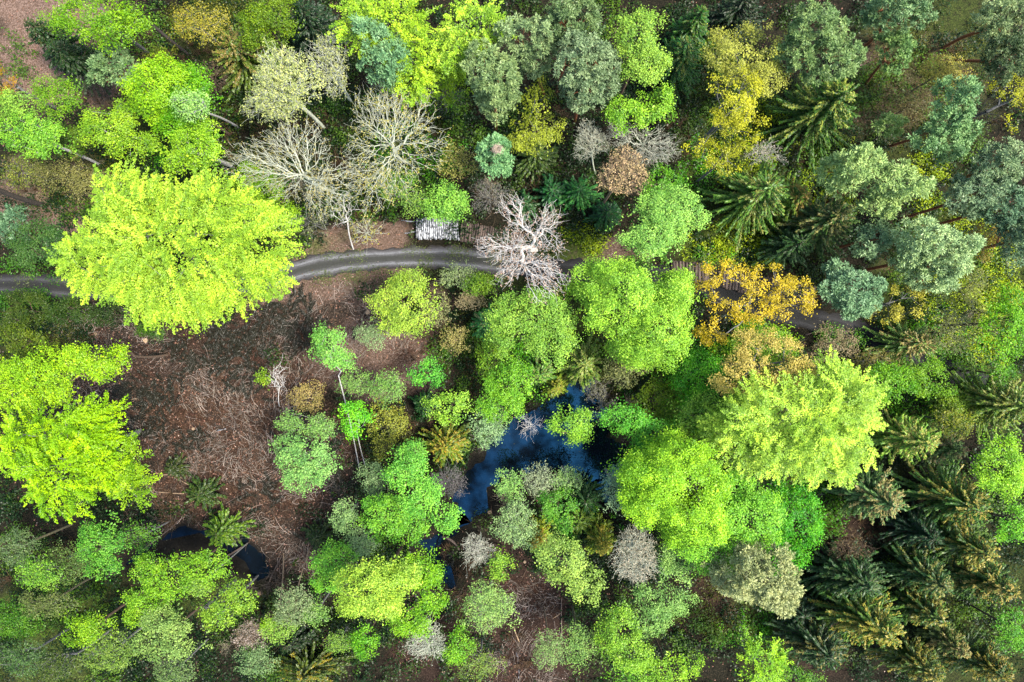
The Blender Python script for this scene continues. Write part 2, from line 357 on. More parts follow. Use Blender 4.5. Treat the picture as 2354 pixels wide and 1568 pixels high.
def float_debris():
    x, y = scatter(14000); k = (pond_sd(x, y) > .1) & (rng.random(len(x)) < np.clip(.25 + .6 * noise2(x, y, 1.5, 77), .02, 1)); x, y = x[k], y[k]; m = len(x); a = rng.uniform(0, 6.28, m)
    V, F = leaf_quads(np.stack([x, y, np.full(m, WATER_Z + .012)], 1), np.stack([np.cos(a), np.sin(a), np.zeros(m)], 1), np.tile([0., 0, 1], (m, 1)), rng.uniform(.08, .5, m) ** 1.2, rng.uniform(.04, .1, m))
    tag(mesh("floating_debris", V, F, LITTER, tint=rng.random(m), color=alb((90, 96, 84))), "dead leaves and twigs floating on the dark pond water", "pond debris", kind="stuff")
float_debris()
def twig_mesh(name, px, py, ang, L, r, lift, color, label, cat):
    m = len(px); seg = 4; P = np.zeros((m, seg + 1, 3)); bend = rng.normal(0, 0.28, m)
    x, y, a = px.copy(), py.copy(), ang.copy(); z0 = ground_z(px, py) + lift; st = L / seg
    P[:, 0] = np.stack([x, y, z0], 1)
    dz = rng.uniform(-.06, .1, m)
    for i in range(seg):
        x = x + np.cos(a) * st; y = y + np.sin(a) * st; a = a + bend + rng.normal(0, .08, m)
        P[:, i + 1] = np.stack([x, y, np.maximum(ground_z(x, y) + 0.03, z0 + dz * (i + 1))], 1)
    R = r[:, None] * np.linspace(1, .35, seg + 1)[None]
    V, F = tubes(P[:, :-1].reshape(-1, 3), P[:, 1:].reshape(-1, 3), R[:, :-1].ravel(), R[:, 1:].ravel(), 3)
    o = mesh(name, V, F, LITTER, tint=np.repeat(rng.random(m), seg * 3), color=color)
    return tag(o, label, cat, kind="stuff")
def build_brush():
    # heaps of parallel branches: each heap has its own direction
    for nc, col, lab, kk in ((300, (190, 176, 162), "pale grey brown branches left lying after felling", 1.0), (230, (96, 70, 56), "dark reddish brown twigs covering the clearing", 1.0)):
        cx, cy_ = scatter(nc * 7); w = region(cx, cy_, R_CLEAR); k = rng.random(len(cx)) < w; cx, cy_ = cx[k][:nc], cy_[k][:nc]
        n_each = 30; m = len(cx) * n_each
        ca = rng.uniform(0, 6.28, len(cx)); px = np.repeat(cx, n_each) + rng.normal(0, 1.1, m); py = np.repeat(cy_, n_each) + rng.normal(0, .9, m)
        an = np.repeat(ca, n_each) + rng.normal(0, .38, m); L = rng.uniform(.5, 2.4, m) * np.repeat(rng.uniform(.6, 1.2, len(cx)), n_each)
        ok = ~off_limits(px, py) & ~off_limits(px + np.cos(an) * L, py + np.sin(an) * L); px, py, an, L = px[ok], py[ok], an[ok], L[ok]; m = len(px)
        twig_mesh("brushwood", px, py, an, L, rng.uniform(.010, .028, m), rng.uniform(.03, .3, m), alb(col, kk), lab, "brushwood")
    # single loose twigs everywhere
    x, y = scatter(3200); ok = ~off_limits(x, y) & (rng.random(3200) < 0.35 + 0.65 * np.maximum(region(x, y, R_CLEAR), region(x, y, R_DARK))); x, y = x[ok], y[ok]; m = len(x)
    twig_mesh("loose_twigs", x, y, rng.uniform(0, 6.28, m), rng.uniform(.5, 2.6, m), rng.uniform(.010, .026, m), rng.uniform(.02, .14, m), alb((150, 128, 108)), "loose dead twigs scattered under the trees", "twigs")
    # green-black conifer brash
    spots = [(690,700,40),(600,790,60),(540,800,50),(400,810,35),(650,750,50),(500,760,30),(330,930,45),(340,985,35),(390,905,35),(720,770,45),(450,1010,30),(300,890,30),(600,1125,30),(560,880,40),(770,1110,30),(740,1240,30),(560,810,60),(470,830,50),(830,1130,35),(610,730,35),(680,1010,25),(1000,1290,35),(760,1010,30)]
    c = []; u = []
    for X, Y, R in spots:
        x0, y0 = wp(X, Y); r0 = R * S
        for b in range(int(R * 0.6)):
            a = rng.uniform(0, 6.28); bx = x0 + rng.normal(0, .75) * r0; by = y0 + rng.normal(0, .5) * r0
            for t in np.linspace(0, 1.5, 12):
                for s in (-1, 1):
                    for q in range(2):
                        aa = a + s * .75; c.append((bx + math.cos(a) * t + math.cos(aa) * .15, by + math.sin(a) * t + math.sin(aa) * .15, .12 + rng.uniform(0, .25))); u.append((math.cos(aa), math.sin(aa), rng.uniform(-.3, .3)))
    c = np.array(c); u = np.array(u); c[:, 2] += ground_z(c[:, 0], c[:, 1]); ok = ~off_limits(c[:, 0], c[:, 1]); c, u = c[ok], u[ok]; m = len(c)
    V, F = leaf_quads(c + rng.normal(0, .04, c.shape), u, np.stack([rng.normal(0, .5, m), rng.normal(0, .5, m), np.ones(m)], 1), rng.uniform(.25, .55, m), rng.uniform(.06, .12, m))
    tag(mesh("conifer_brash", V, F, NEEDLE, tint=rng.random(m), color=alb((50, 50, 34))), "dark green conifer brash spread over the brown clearing", "brushwood", kind="stuff")
build_brush()

def undergrowth(label, color, L, dens, hmax=1.3, leaf=0.22, name="undergrowth", seed=40, thr=0.0, avoid=None, road=2.8, per=.75):
    """low leafy cover inside elliptical patches: many overlapping mounds of leaves with gaps between"""
    xs = []; ys = []
    for (cx, cy_, rx, ry) in L:
        x0, y0 = wp(cx, cy_); a, b = rx * S * 1.15, ry * S * 1.15; n = int(4 * a * b * per)
        xs.append(rng.uniform(x0 - a, x0 + a, n)); ys.append(rng.uniform(y0 - b, y0 + b, n))
    x = np.concatenate(xs); y = np.concatenate(ys)
    w = region(x, y, L, 0.5) * np.clip(0.75 + 0.9 * noise2(x, y, 2.2, seed) - thr, 0, 1)
    k = (rng.random(len(x)) < (w * (1 - region(x, y, avoid, .4)) if avoid else w)); x, y = x[k], y[k]; k = (road_d(x, y) > road) & (pond_sd(x, y) < -1.0); x, y = x[k], y[k]
    r = rng.uniform(.4, 1.5, len(x)) ** 1.3; hh = hmax * rng.uniform(.4, 1.5, len(x)); gz = ground_z(x, y)
    cnt = (r * r * dens * 2.0).astype(int) + 12; ix = np.repeat(np.arange(len(x)), cnt); m = len(ix)
    d = rdir(m, .0); rho = rng.uniform(.45, 1.12, m)
    P = np.stack([x[ix] + d[:, 0] * r[ix] * rho, y[ix] + d[:, 1] * r[ix] * rho, gz[ix] + .05 + d[:, 2] * hh[ix] * rho], 1)
    a = rng.uniform(0, 6.28, m); u = np.stack([np.cos(a), np.sin(a), rng.normal(0, .35, m)], 1)
    nn = d * .6 + np.stack([rng.normal(0, .45, m), rng.normal(0, .45, m), np.full(m, .8)], 1); Ls = leaf * rng.uniform(.6, 1.4, m)
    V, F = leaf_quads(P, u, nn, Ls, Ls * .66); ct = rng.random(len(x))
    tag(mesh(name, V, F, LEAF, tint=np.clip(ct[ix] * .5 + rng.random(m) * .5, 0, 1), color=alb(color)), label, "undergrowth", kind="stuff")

def thicket(label, color, L, dens):
    """leafless twiggy scrub: fans of thin stems rising from many roots"""
    x = []; y = []
    for (cx, cy_, rx, ry) in L:
        x0, y0 = wp(cx, cy_); a, b = rx * S, ry * S; n = int(4 * a * b * dens); x.append(rng.uniform(x0 - a, x0 + a, n)); y.append(rng.uniform(y0 - b, y0 + b, n))
    x = np.concatenate(x); y = np.concatenate(y); k = (rng.random(len(x)) < region(x, y, L, .5)) & (road_d(x, y) > 2.6) & (pond_sd(x, y) < -.3); x, y = x[k], y[k]
    q = 16; m = len(x) * q; bx = np.repeat(x, q); by = np.repeat(y, q); bz = np.repeat(ground_z(x, y), q); hh = np.repeat(rng.uniform(.7, 2.6, len(x)), q)
    a = rng.uniform(0, 6.28, m); sp = rng.uniform(.2, 1.1, m) * hh * .75; P = [np.stack([bx, by, bz], 1)]
    for f in (.4, .75, 1.0): P.append(np.stack([bx + np.cos(a) * sp * f ** 1.5, by + np.sin(a) * sp * f ** 1.5, bz + hh * f * rng.uniform(.8, 1.05, m)], 1) + rng.normal(0, .07, (m, 3)))
    P = np.stack(P, 1); R_ = np.repeat(np.array([[.028, .02, .014, .008]]), m, 0)
    # side twigs
    s0 = P[:, 2]; s1 = s0 + np.stack([rng.normal(0, .35, m), rng.normal(0, .35, m), rng.uniform(0, .35, m)], 1); s2 = P[:, 1] + np.stack([rng.normal(0, .35, m), rng.normal(0, .35, m), rng.uniform(0, .3, m)], 1)
    A = np.concatenate([P[:, :-1].reshape(-1, 3), s0, P[:, 1]]); B = np.concatenate([P[:, 1:].reshape(-1, 3), s1, s2])
    V, F = tubes(A, B, np.concatenate([R_[:, :-1].ravel(), np.full(2 * m, .012)]), np.concatenate([R_[:, 1:].ravel(), np.full(2 * m, .007)]), 3)
    tag(mesh("thicket", V, F, LITTER, tint=rng.random(len(F)), color=alb(color)), label, "thicket", kind="stuff")

# ------------------------------------------------------------------ tree engine
def skeleton(base, fork, targets, bf=0.35, step=0.8, jit=0.12, lean=None):
    """wood skeleton reaching every target: nodes, parents"""
    n_tr = 7; N = [np.array(base)]; par = [-1]; path = [0.0]
    b = np.array(base, float); f = np.array(fork, float); side = rng.normal(0, 0.015 * np.linalg.norm(f - b), 3); side[2] = 0
    for i in range(1, n_tr + 1):
        t = i / n_tr; p = b + (f - b) * t + side * math.sin(t * math.pi); N.append(p); par.append(len(N) - 2); path.append(path[-1] + np.linalg.norm(p - N[-2]))
    T = np.asarray(targets); T = T[np.argsort(np.linalg.norm(T - f, axis=1))]
    tot = np.linalg.norm(T - f, axis=1).sum() / step * 0.6
    cap = int(len(T) * 14 + 200); A = np.zeros((cap, 3)); PL = np.zeros(cap); PA = np.full(cap, -1)
    k = len(N); A[:k] = N; PL[:k] = path; PA[:k] = par
    lo = 4 if k > 5 else 0
    for t in T:
        if k > cap - 20: break
        d = np.linalg.norm(A[lo:k] - t, axis=1); j = lo + int(np.argmin(d + bf * (PL[lo:k] - PL[lo]))); dd = np.linalg.norm(A[j] - t)
        ns = max(1, min(12, int(round(dd / step)))); p0 = A[j].copy(); prev = j
        sag = np.array([0, 0, 0.06 * dd])
        for s in range(1, ns + 1):
            q = s / ns; p = p0 + (t - p0) * q + (rng.normal(0, jit, 3) * min(1, dd) if s < ns else 0) + sag * math.sin(q * math.pi)
            A[k] = p; PA[k] = prev; PL[k] = PL[prev] + np.linalg.norm(p - A[prev]); prev = k; k += 1
    return A[:k], PA[:k]

def wood(name, A, PA, rmin, rtrunk, parent, color, k=4):
    n = len(A); tips = np.zeros(n); child = np.zeros(n); np.add.at(child, PA[1:], 1); tips[child == 0] = 1
    for i in range(n - 1, 0, -1): tips[PA[i]] += tips[i]
    tips = np.maximum(tips, 1); e = math.log(max(rtrunk / rmin, 1.05)) / math.log(max(tips[0], 2.5)); R = rmin * tips ** e
    i = np.arange(1, n); p = PA[1:]
    R0 = np.minimum(R[p], R[i] * 1.35); R0[:7] = R[p][:7] * np.linspace(1.12, 1, 7)
    big = R[i] > 0.05; V1, F1 = tubes(A[p][big], A[i][big], R0[big], R[i][big], 7 if rtrunk > .12 else 5); V2, F2 = tubes(A[p][~big], A[i][~big], R0[~big], R[i][~big], 3)
    V = np.vstack([V1, V2]); F = np.vstack([F1, F2 + len(V1)])
    return mesh(name, V, F, BARK, parent, color=color, smooth=True)

def rdir(n, zmin=-0.3, zmax=1.0):
    z = rng.uniform(zmin, zmax, n); a = rng.uniform(0, 2 * math.pi, n); r = np.sqrt(1 - z * z); return np.stack([r * np.cos(a), r * np.sin(a), z], 1)

def crown_shell(lobes, dens, zmin=-0.25, rough=0.42, gap=0.25, bump=1.0, inner=0.25):
    """clump centres over bumpy domes; lobes: (centre, radii). Returns points, outward directions"""
    Ps = []; Ds = []
    for c, r in lobes:
        c = np.array(c); r = np.array(r); area = 2 * math.pi * r[0] * r[1] * 0.75 + math.pi * (r[0] + r[1]) * r[2] * .6
        n = max(10, int(area * dens)); d = rdir(n, zmin)
        K = int(np.clip((r[0] * r[1]) * 1.1 * bump + 6, 7, 70)); B = rdir(K, zmin); s = 1.15 / math.sqrt(K / 1.6)
        amp = rng.uniform(0.55, 1.0, K)
        cosang = d @ B.T; bm = (np.exp(-np.arccos(np.clip(cosang, -1, 1)) ** 2 / (2 * s * s)) * amp[None]).max(1)
        az = np.arctan2(d[:, 1], d[:, 0]); ph = rng.uniform(0, 6.28, 3); wobb = 1 + .11 * np.sin(2 * az + ph[0]) + .09 * np.sin(3 * az + ph[1]) + .06 * np.sin(5 * az + ph[2])
        keep = rng.random(n) > gap * np.clip(1.25 - 1.6 * bm, 0, 1) * 1.6
        d = d[keep]; bm = bm[keep]; wobb = wobb[keep]; n = len(d)
        rho = (1.03 - rough) + rough * 1.15 * bm; rho *= (1 - inner * rng.random(n) ** 2.5) * wobb
        Ps.append(c + d * r * rho[:, None]); Ds.append(nrm(d / r))
    P = np.vstack(Ps); D = np.vstack(Ds)
    if len(lobes) > 1:     # thin points buried deep inside another lobe
        ok = np.ones(len(P), bool)
        for c, r in lobes:
            q = np.linalg.norm((P - np.array(c)) / np.array(r), axis=1); ok &= ~((q < 0.55) & (rng.random(len(P)) < 0.8))
        P, D = P[ok], D[ok]
    return P, D

def leaves_clump(P, D, n_each, spread, size, asp=0.66, up=0.75, flat=0.6):
    m = len(P) * n_each; C = np.repeat(P, n_each, 0); Dn = np.repeat(D, n_each, 0)
    off = rng.normal(0, 1, (m, 3)) * spread * np.array([1, 1, flat]); C = C + off
    nn = Dn * 0.5 + np.array([0, 0, up]) + rng.normal(0, .45, (m, 3)); u = np.cross(nn, rng.normal(0, 1, (m, 3)))
    L = size * rng.uniform(.6, 1.35, m); V, F = leaf_quads(C, u, nn, L, L * asp)
    ct = rng.random(len(P)); return V, F, np.clip(np.repeat(ct, n_each) * .55 + rng.random(m) * .45, 0, 1)

def leaves_spray(P, D, n_each, length, width, size, droop=0.25):
    """feathery flat sprays pointing outwards, as on a beech in spring"""
    k = len(P); h = D.copy(); h[:, 2] *= 0.25; h += rng.normal(0, .28, (k, 3)) * np.array([1, 1, .3]); h = nrm(h)
    s = nrm(np.cross(h, np.array([[0, 0, 1.0]]))); Lk = length * rng.uniform(.55, 1.35, k)
    m = k * n_each; t = rng.random(m); w = rng.normal(0, 1, m) * width * (1 - .75 * t) * .5
    H = np.repeat(h, n_each, 0); Sd = np.repeat(s, n_each, 0); LL = np.repeat(Lk, n_each)
    C = np.repeat(P, n_each, 0) + H * ((t - .35) * LL)[:, None] + Sd * w[:, None]
    C[:, 2] += -droop * (t ** 2) * LL + rng.normal(0, .05, m)
    u = H + Sd * (np.sign(w) * .7)[:, None] + rng.normal(0, .25, (m, 3)); nn = np.array([0, 0, 1.0]) + H * .15 + rng.normal(0, .32, (m, 3))
    L = size * rng.uniform(.65, 1.3, m); V, F = leaf_quads(C, u, nn, L, L * .6)
    return V, F, np.clip(np.repeat(rng.random(k), n_each) * .65 + rng.random(m) * .35, 0, 1)

def leaves_puff(P, D, n_each, rad, L0, W0_):
    """rounded tufts of long needles"""
    k = len(P); m = k * n_each; d = rdir(m, -.35); C0 = np.repeat(P, n_each, 0); rr = np.repeat(rad * rng.uniform(.6, 1.3, k), n_each)
    C = C0 + d * (rr * rng.uniform(.35, 1, m))[:, None] * np.array([1, 1, .75]); u = d + rng.normal(0, .25, (m, 3)); nn = np.cross(u, rng.normal(0, 1, (m, 3))) * .6 + np.array([0, 0, .8])
    nn = nn - nrm(u) * np.sum(nn * nrm(u), 1, keepdims=True)
    L = L0 * rng.uniform(.6, 1.3, m); V, F = leaf_quads(C, u, nn, L, np.full(m, W0_))
    return V, F, np.clip(np.repeat(rng.random(k), n_each) * .5 + rng.random(m) * .5, 0, 1)

WOODC = {"grey": (150, 148, 145), "dark": (78, 70, 64), "pale": (208, 212, 190), "orange": (176, 104, 62), "brown": (120, 98, 80), "tan": (186, 160, 130), "olive": (128, 122, 92), "white": (225, 220, 214)}
GROUPS = {"beech": "beech trees in fresh leaf", "broadleaf": "broadleaf trees in fresh leaf", "golden": "yellow and gold leaved trees", "spruce": "spruce trees", "pine": "pine trees", "bare": "bare and budding trees", "sparse": "thinly leaved young trees"}
NAMES = {"beech": "beech_tree", "broadleaf": "broadleaf_tree", "golden": "maple_tree", "spruce": "spruce_tree", "pine": "pine_tree", "bare": "bare_tree", "sparse": "young_tree"}

def tree(kind, lobes, h, color, label, base=None, wc=None, dens=1.0, size=1.0, tip=None, rt=None, zfork=None, nn=None, tipf=1.0, fill=None, depth=None):
    """lobes: (X, Y, rx, ry[, drop]) of the crown in picture units; the crown stands at its own height and real size"""
    if not isinstance(lobes, list): lobes = [lobes]
    gk = 1.1 if kind in ("broadleaf", "pine", "sparse") else 1.04
    lobes = [(l[0], l[1], l[2] * gk, l[3] * gk) + tuple(l[4:]) for l in lobes]
    if color and kind in ("broadleaf", "beech", "sparse"):
        r_, g_, b_ = color; q_ = min(1, max(0, (.82 - r_ / g_) / .2))
        color = (r_ * (1 + .08 * q_) + 14 * q_, min(255, g_ * 1.03), b_ * 1.0 + 8)
    if kind == "pine": color = (color[0] * 1.08 + 12, color[1] * 1.08, color[2] * .96)
    if tip: tip = (tip[0] * .86 + color[0] * .1, tip[1] * .98, tip[2] * .8 + color[2] * .15)
    if kind == "pine": color = tuple(.72 * a * 1.12 + .28 * b for a, b in zip(color, (190, 216, 150)))
    if kind == "spruce": color = (color[0] * 1.1 + 6, color[1] * 1.32 + 4, color[2] * .95)
    shrub = h < 3.2
    if kind == 'spruce': h = h * .64
    if kind == 'pine' and depth is None: depth = .2 * h
    L = []
    R0 = max(max(l[2], l[3]) for l in lobes)
    for i, l in enumerate(lobes):
        dz = l[4] if len(l) > 4 else (0 if i == 0 else rng.uniform(.02, .14) * h)
        zt = h - dz; ra = min(l[2], l[3]) * S * .85
        c = depth * 1.0 if depth else min(max(0.75 * ra, .12 * h), .34 * h)
        zc = zt - c; zv = .72 * h if kind == 'spruce' else zc + .35 * c; k = (HC - zv) / HC * S
        X, Y = wp(l[0], l[1], zv); L.append(((X, Y, zc), (l[2] * k, l[3] * k, c)))
    cen = np.average([q[0] for q in L], axis=0, weights=[q[1][0] * q[1][1] for q in L])
    if base is None: bx, by = cen[0], cen[1]
    else: bx, by = wp(*base)
    bz = float(ground_z(np.array([bx]), np.array([by]))[0]) - .12
    root = thing(NAMES[kind] if not shrub else "shrub", label, "tree" if not shrub else "shrub", (bx, by, bz), GROUPS[kind] if not shrub else "low shrubs")
    O = np.array([bx, by, bz]); L = [(np.array(c) - O, np.array(r)) for c, r in L]; cen = cen - O; H = h - bz
    wcol = lin(WOODC[wc or {"beech": "grey", "broadleaf": "brown", "golden": "grey", "spruce": "brown", "pine": "orange", "bare": "pale", "sparse": "grey"}[kind]])
    wcol = tuple(v * ((.85 if wc == "white" else .78) if kind == "bare" and wc in ("pale", "white") else .5) for v in wcol)
    zb = min(c[2] - r[2] * .3 for c, r in L); fz = zfork if zfork else max(.25 * H, min(zb, .62 * H)); ft = fz / max(cen[2], fz + .1)
    fork = np.array([cen[0] * ft, cen[1] * ft, fz]); rtr = rt or ((0.0085 if kind == 'pine' else .0105) * H + .02)
    if kind == "spruce":
        c, r = L[0]; z0 = .26 * H; Rx, Ry = r[0] * 1.12, r[1] * 1.12; top = np.array([0, 0, H])
        zz = np.linspace(0, H, 12); A = np.stack([0.08 * np.sin(zz * .4), 0.08 * np.cos(zz * .3) - .08, zz], 1); rr = rtr * 1.15 * (1 - zz / H * .93)
        TV, TF = tubes(A[:-1], A[1:], rr[:-1], rr[1:], 7)
        FL = []; C = []; U = []; TC = []; TU = []; BP0 = []; BP1 = []; BR = []
        z = z0; irr = rng.uniform(.82, 1.12, 12)
        while z < H - .15:
            q = (z - z0) / (H - z0); nb = int(rng.integers(9, 14)) if q < .85 else 6; a0 = rng.uniform(0, 6.28)
            for b in range(nb):
                a = a0 + b * 6.283 / nb + rng.normal(0, .3); Lb = ((1 - q) ** .72) * rng.choice([.75, .9, 1.0, 1.1]) * rng.uniform(.88, 1.08) * irr[int(a / 6.283 * 12) % 12] + .03
                if rng.random() < .06: continue
                ex, ey = math.cos(a) * Rx * Lb, math.sin(a) * Ry * Lb; ln = math.hypot(ex, ey); ns = max(3, int(ln / .21)); t = np.linspace(.06, 1, ns)
                dr = .06 + .16 * (1 - q); bx_ = ex * t; by_ = ey * t; bzz = z + ln * (.22 * q * t - dr * t ** 1.4 + .08 * t ** 4); dirx, diry = ex / max(ln, .01), ey / max(ln, .01)
                Pb = np.stack([bx_, by_, bzz], 1); BP0.append(Pb[:-1]); BP1.append(Pb[1:]); BR.append(np.linspace(.045, .012, ns)[:-1] * (.5 + .5 * min(1, ln / 3)))
                for s in (-1, 1):
                    for rep in range(2 if ln > .8 else 1):
                        sw = (.46 * (1 - t * .35) * min(1, ln * .35 + .3)) * rng.uniform(.5, 1.15, ns); ca = .62 + rng.normal(0, .18, ns)
                        ux = dirx * np.cos(ca) - s * diry * np.sin(ca); uy = diry * np.cos(ca) + s * dirx * np.sin(ca)
                        o = sw * rng.uniform(.3, .6, ns)
                        C.append(np.stack([bx_ + ux * o, by_ + uy * o, bzz - .12 * sw - rng.uniform(0, .14, ns)], 1)); U.append(np.stack([ux * sw, uy * sw, -.3 * sw - .02], 1) * 1.0)
                isT = bool(tip) and rng.random() < (.05 + 1.0 * q) * tipf
                FL.extend([t > .35] * (2 * (2 if ln > .8 else 1)) if isT else [t > 9] * (2 * (2 if ln > .8 else 1))); FL.append((t > .3) if isT else (t > 9))
                C.append(Pb + rng.normal(0, .03, Pb.shape)); U.append(np.stack([np.full(ns, dirx), np.full(ns, diry), rng.normal(0, .2, ns)], 1) * .42)
                if isT:
                    kk = max(2, int(ns * .62)); sel = Pb[-kk:]
                    for rep in range(2):
                        TC.append(sel + rng.normal(0, .1, sel.shape) + np.array([0, 0, .07])); v = rng.normal(0, .6, sel.shape) + np.array([dirx, diry, -.2]); TU.append(v)
            z += rng.uniform(.42, .66) * (1 if H > 12 else .8) * (1 if R0 * S > 2.5 else .8)
        C = np.vstack(C); U = np.vstack(U); m = len(C); Lq = np.clip(np.linalg.norm(U, axis=1) * 1.15, .18, .6)
        nv = np.stack([rng.normal(0, .45, m), rng.normal(0, .45, m), np.ones(m)], 1)
        V, F = leaf_quads(C, U, nv, Lq, .12 + .1 * rng.random(m)); tt = rng.random(m); mi = (np.concatenate(FL) & (rng.random(m) < .55)).astype(int); mats = [NEEDLE]
        if tip and TC:
            C = np.vstack(TC); U = np.vstack(TU); m = len(C); V2, F2 = leaf_quads(C, U, np.stack([rng.normal(0, .5, m), rng.normal(0, .5, m), np.ones(m)], 1), rng.uniform(.16, .34, m), rng.uniform(.09, .15, m))
            F = np.vstack([F, F2 + len(V)]); V = np.vstack([V, V2]); tt = np.concatenate([tt, rng.random(m)]); mi = np.concatenate([mi, np.ones(m, int)]); mats.append(tip_material(tip))
        mesh("crown", V, F, mats, root, tint=tt, color=alb(color), mat_idx=mi)
        V, F = tubes(np.vstack(BP0), np.vstack(BP1), np.concatenate(BR), np.concatenate(BR) * .8, 3)
        mesh("trunk", np.vstack([TV, V]), np.vstack([TF, F + len(TV)]), BARK, root, color=wcol, smooth=True)
        return root
    if kind in ("bare", "sparse"):
        vol = sum(r[0] * r[1] for c, r in L); n = nn or int(np.clip(vol * (34 if kind == "bare" else 16) * dens, 90, 1600)); T = []
        wts = np.array([r[0] * r[1] for c, r in L]); wts = wts / wts.sum()
        for (c, r), w in zip(L, wts):
            q = int(n * w) + 5; d = rdir(q, -.45); edge = .84 + .2 * np.sin(np.arctan2(d[:, 1], d[:, 0]) * 3 + rng.uniform(0, 6)) * rng.uniform(.4, 1)
            T.append(c + d * r * (rng.random(q) ** .5 * edge)[:, None])
        T = np.vstack(T); A, PA = skeleton((0, 0, 0), fork, T, bf=.62 if kind == "bare" else .6, step=.7, jit=.11)
        if kind == "bare":
            d0 = np.linalg.norm(A - fork, axis=1); far_ = np.where(d0 > .4 * max(max(r) for c, r in L))[0]; far_ = far_[far_ > 8]
            if len(far_) > 20:
                par_ = far_.copy(); m_ = len(par_); out_ = nrm(A[par_] - fork); e_ = A[par_] + (out_ * .75 + rng.normal(0, .55, (m_, 3))) * rng.uniform(.25, .75, (m_, 1))
                A = np.vstack([A, e_]); PA = np.concatenate([PA, par_])
        wood("trunk", A, PA, .010 if kind == "bare" else .012, rtr, root, wcol)
        if color is None: return root
        per = 3 if kind == "bare" else 9; sp = .13 if kind == "bare" else .22
        far = np.linalg.norm(A[8:] - fork, axis=1) > .35 * max(max(r) for c, r in L); P = A[8:][far]; P = P[rng.random(len(P)) < (.3 if kind == "bare" else .85) * tipf]
        if kind == "sparse":
            P2, _ = crown_shell(L, 1.2 * dens, zmin=-.3, gap=.5, rough=.5); P = np.vstack([P, P2])
        V, F, t = leaves_clump(P, nrm(P - fork), per, sp, (.15 if kind == "bare" else .17) * size, up=.8); mesh("crown", V, F, LEAF, root, tint=t, color=alb(color))
        return root
    if kind == "beech": P, D = crown_shell(L, 1.15 * dens, rough=.46, gap=.4, bump=.9)
    elif kind == "pine": P, D = crown_shell(L, 2.1 * dens, rough=.45, gap=.4, bump=.9, inner=.4)
    elif kind == "golden": P, D = crown_shell(L, 1.15 * dens, rough=.5, gap=1.0, bump=1.3, inner=.5)
    else: P, D = crown_shell(L, 1.8 * dens, rough=.5, gap=.5, bump=1.1)
    T = P[rng.random(len(P)) < min(1, (130 if kind != "golden" else 320) / len(P))]; T = T - nrm(T - fork) * .25
    A, PA = skeleton((0, 0, 0), fork, T, bf=.6, step=1.0, jit=.12); wood("trunk", A, PA, .02, rtr, root, wcol)
    if kind == "beech": V, F, t = leaves_spray(P, D, 88, 2.2, .62, .185 * size)
    elif kind == "pine": V, F, t = leaves_puff(P, D, 46, .5 * size, .36, .12)
    elif kind == "golden": V, F, t = leaves_clump(P, D, 50, .28, .18 * size)
    else: V, F, t = leaves_clump(P, D, 50, .32, .172 * size)
    # the inside of the crown holds leaves too, so that gaps open onto foliage
    if kind != "golden" or fill:
        Li = [(c - np.array([0, 0, .18 * r[2]]), r * .72) for c, r in L]; P2, D2 = crown_shell(Li, .75 * dens, rough=.3, gap=.3)
        if kind == "pine": V2, F2, t2 = leaves_puff(P2, D2, 16, .5, .38, .1)
        else: V2, F2, t2 = leaves_clump(P2, D2, 14, .4, .28)
        F = np.vstack([F, F2 + len(V)]); V = np.vstack([V, V2]); t = np.concatenate([t, t2])
    if kind in ("beech", "broadleaf") and h > 9:      # loose lower skirt of outlying twigs
        Ls = [(c - np.array([0, 0, .55 * r[2]]), r * np.array([1.16, 1.16, .8])) for c, r in L]; P2, D2 = crown_shell(Ls, .55, rough=.55, gap=.9, zmin=-.1, bump=1.6)
        V2, F2, t2 = leaves_clump(P2, D2, 15, .36, .23 * size); F = np.vstack([F, F2 + len(V)]); V = np.vstack([V, V2]); t = np.concatenate([t, t2])
    mesh("crown", V, F, NEEDLE if kind == "pine" else GOLD if kind == "golden" else LEAF, root, tint=t, color=alb(color))
    return root

# ------------------------------------------------------------------ the trees, one by one (picture units 2353 x 1568)
# upper left
tree("broadleaf", [(205,30,105,50),(240,62,60,34),(292,40,36,30)], 18, (118,196,20), "bright green tree crown cut by the top edge near the upper left corner", base=(345,125), wc="grey")
tree("spruce", (100,75,48,48), 17, (40,66,36), "dark spruce between pinkish leaf litter and the green crown at upper left", tip=(110,110,60), tipf=.3)
tree("spruce", (150,125,52,52), 16, (36,60,34), "darkest spruce of the upper left, directly beside a small blue green pine")
tree("pine", (256,150,52,46), 13, (92,142,96), "small rounded blue green pine left above the vivid two toned green crown")
tree("broadleaf", [(335,195,55,52),(372,170,50,35),(330,235,40,32)], 19, (150,226,24), "vivid yellow green dense crown above the huge lime beech", dens=1.2)
tree("broadleaf", [(420,215,62,62),(400,275,52,45),(450,190,30,40)], 15, (104,200,12), "deeper green open crown right behind the vivid yellow green one at upper left")
tree("sparse", (432,238,46,38), 19, (170,230,110), "pale green birch with white forked limbs leaning over a green crown", base=(548,293), wc="white", rt=.14, dens=1.5)
tree("broadleaf", [(238,293,60,42),(300,335,60,30),(285,262,30,25)], 15, (160,218,40), "yellow green crown with white limbs left of centre above the lime beech", base=(352,325), wc="white")
tree("broadleaf", [(440,338,56,44),(478,315,30,40),(410,365,40,28)], 16, (164,230,44), "yellow green crown with white branching limbs touching the top of the lime beech", base=(535,385), wc="white")
tree("broadleaf", [(33,238,40,34)], 14, (150,216,70), "light green round crown at the left edge, upper of two")
tree("broadleaf", [(128,220,62,38)], 14, (112,186,30), "mid green oval crown on the pink leaf litter at far left")
tree("broadleaf", [(55,305,66,52),(95,320,45,35)], 15, (132,220,56), "larger light green crown at the left edge beside brown litter", wc="white")
tree("broadleaf", [(155,320,45,40)], 7, (84,140,24), "low dull green bush behind the light green crowns at far left")
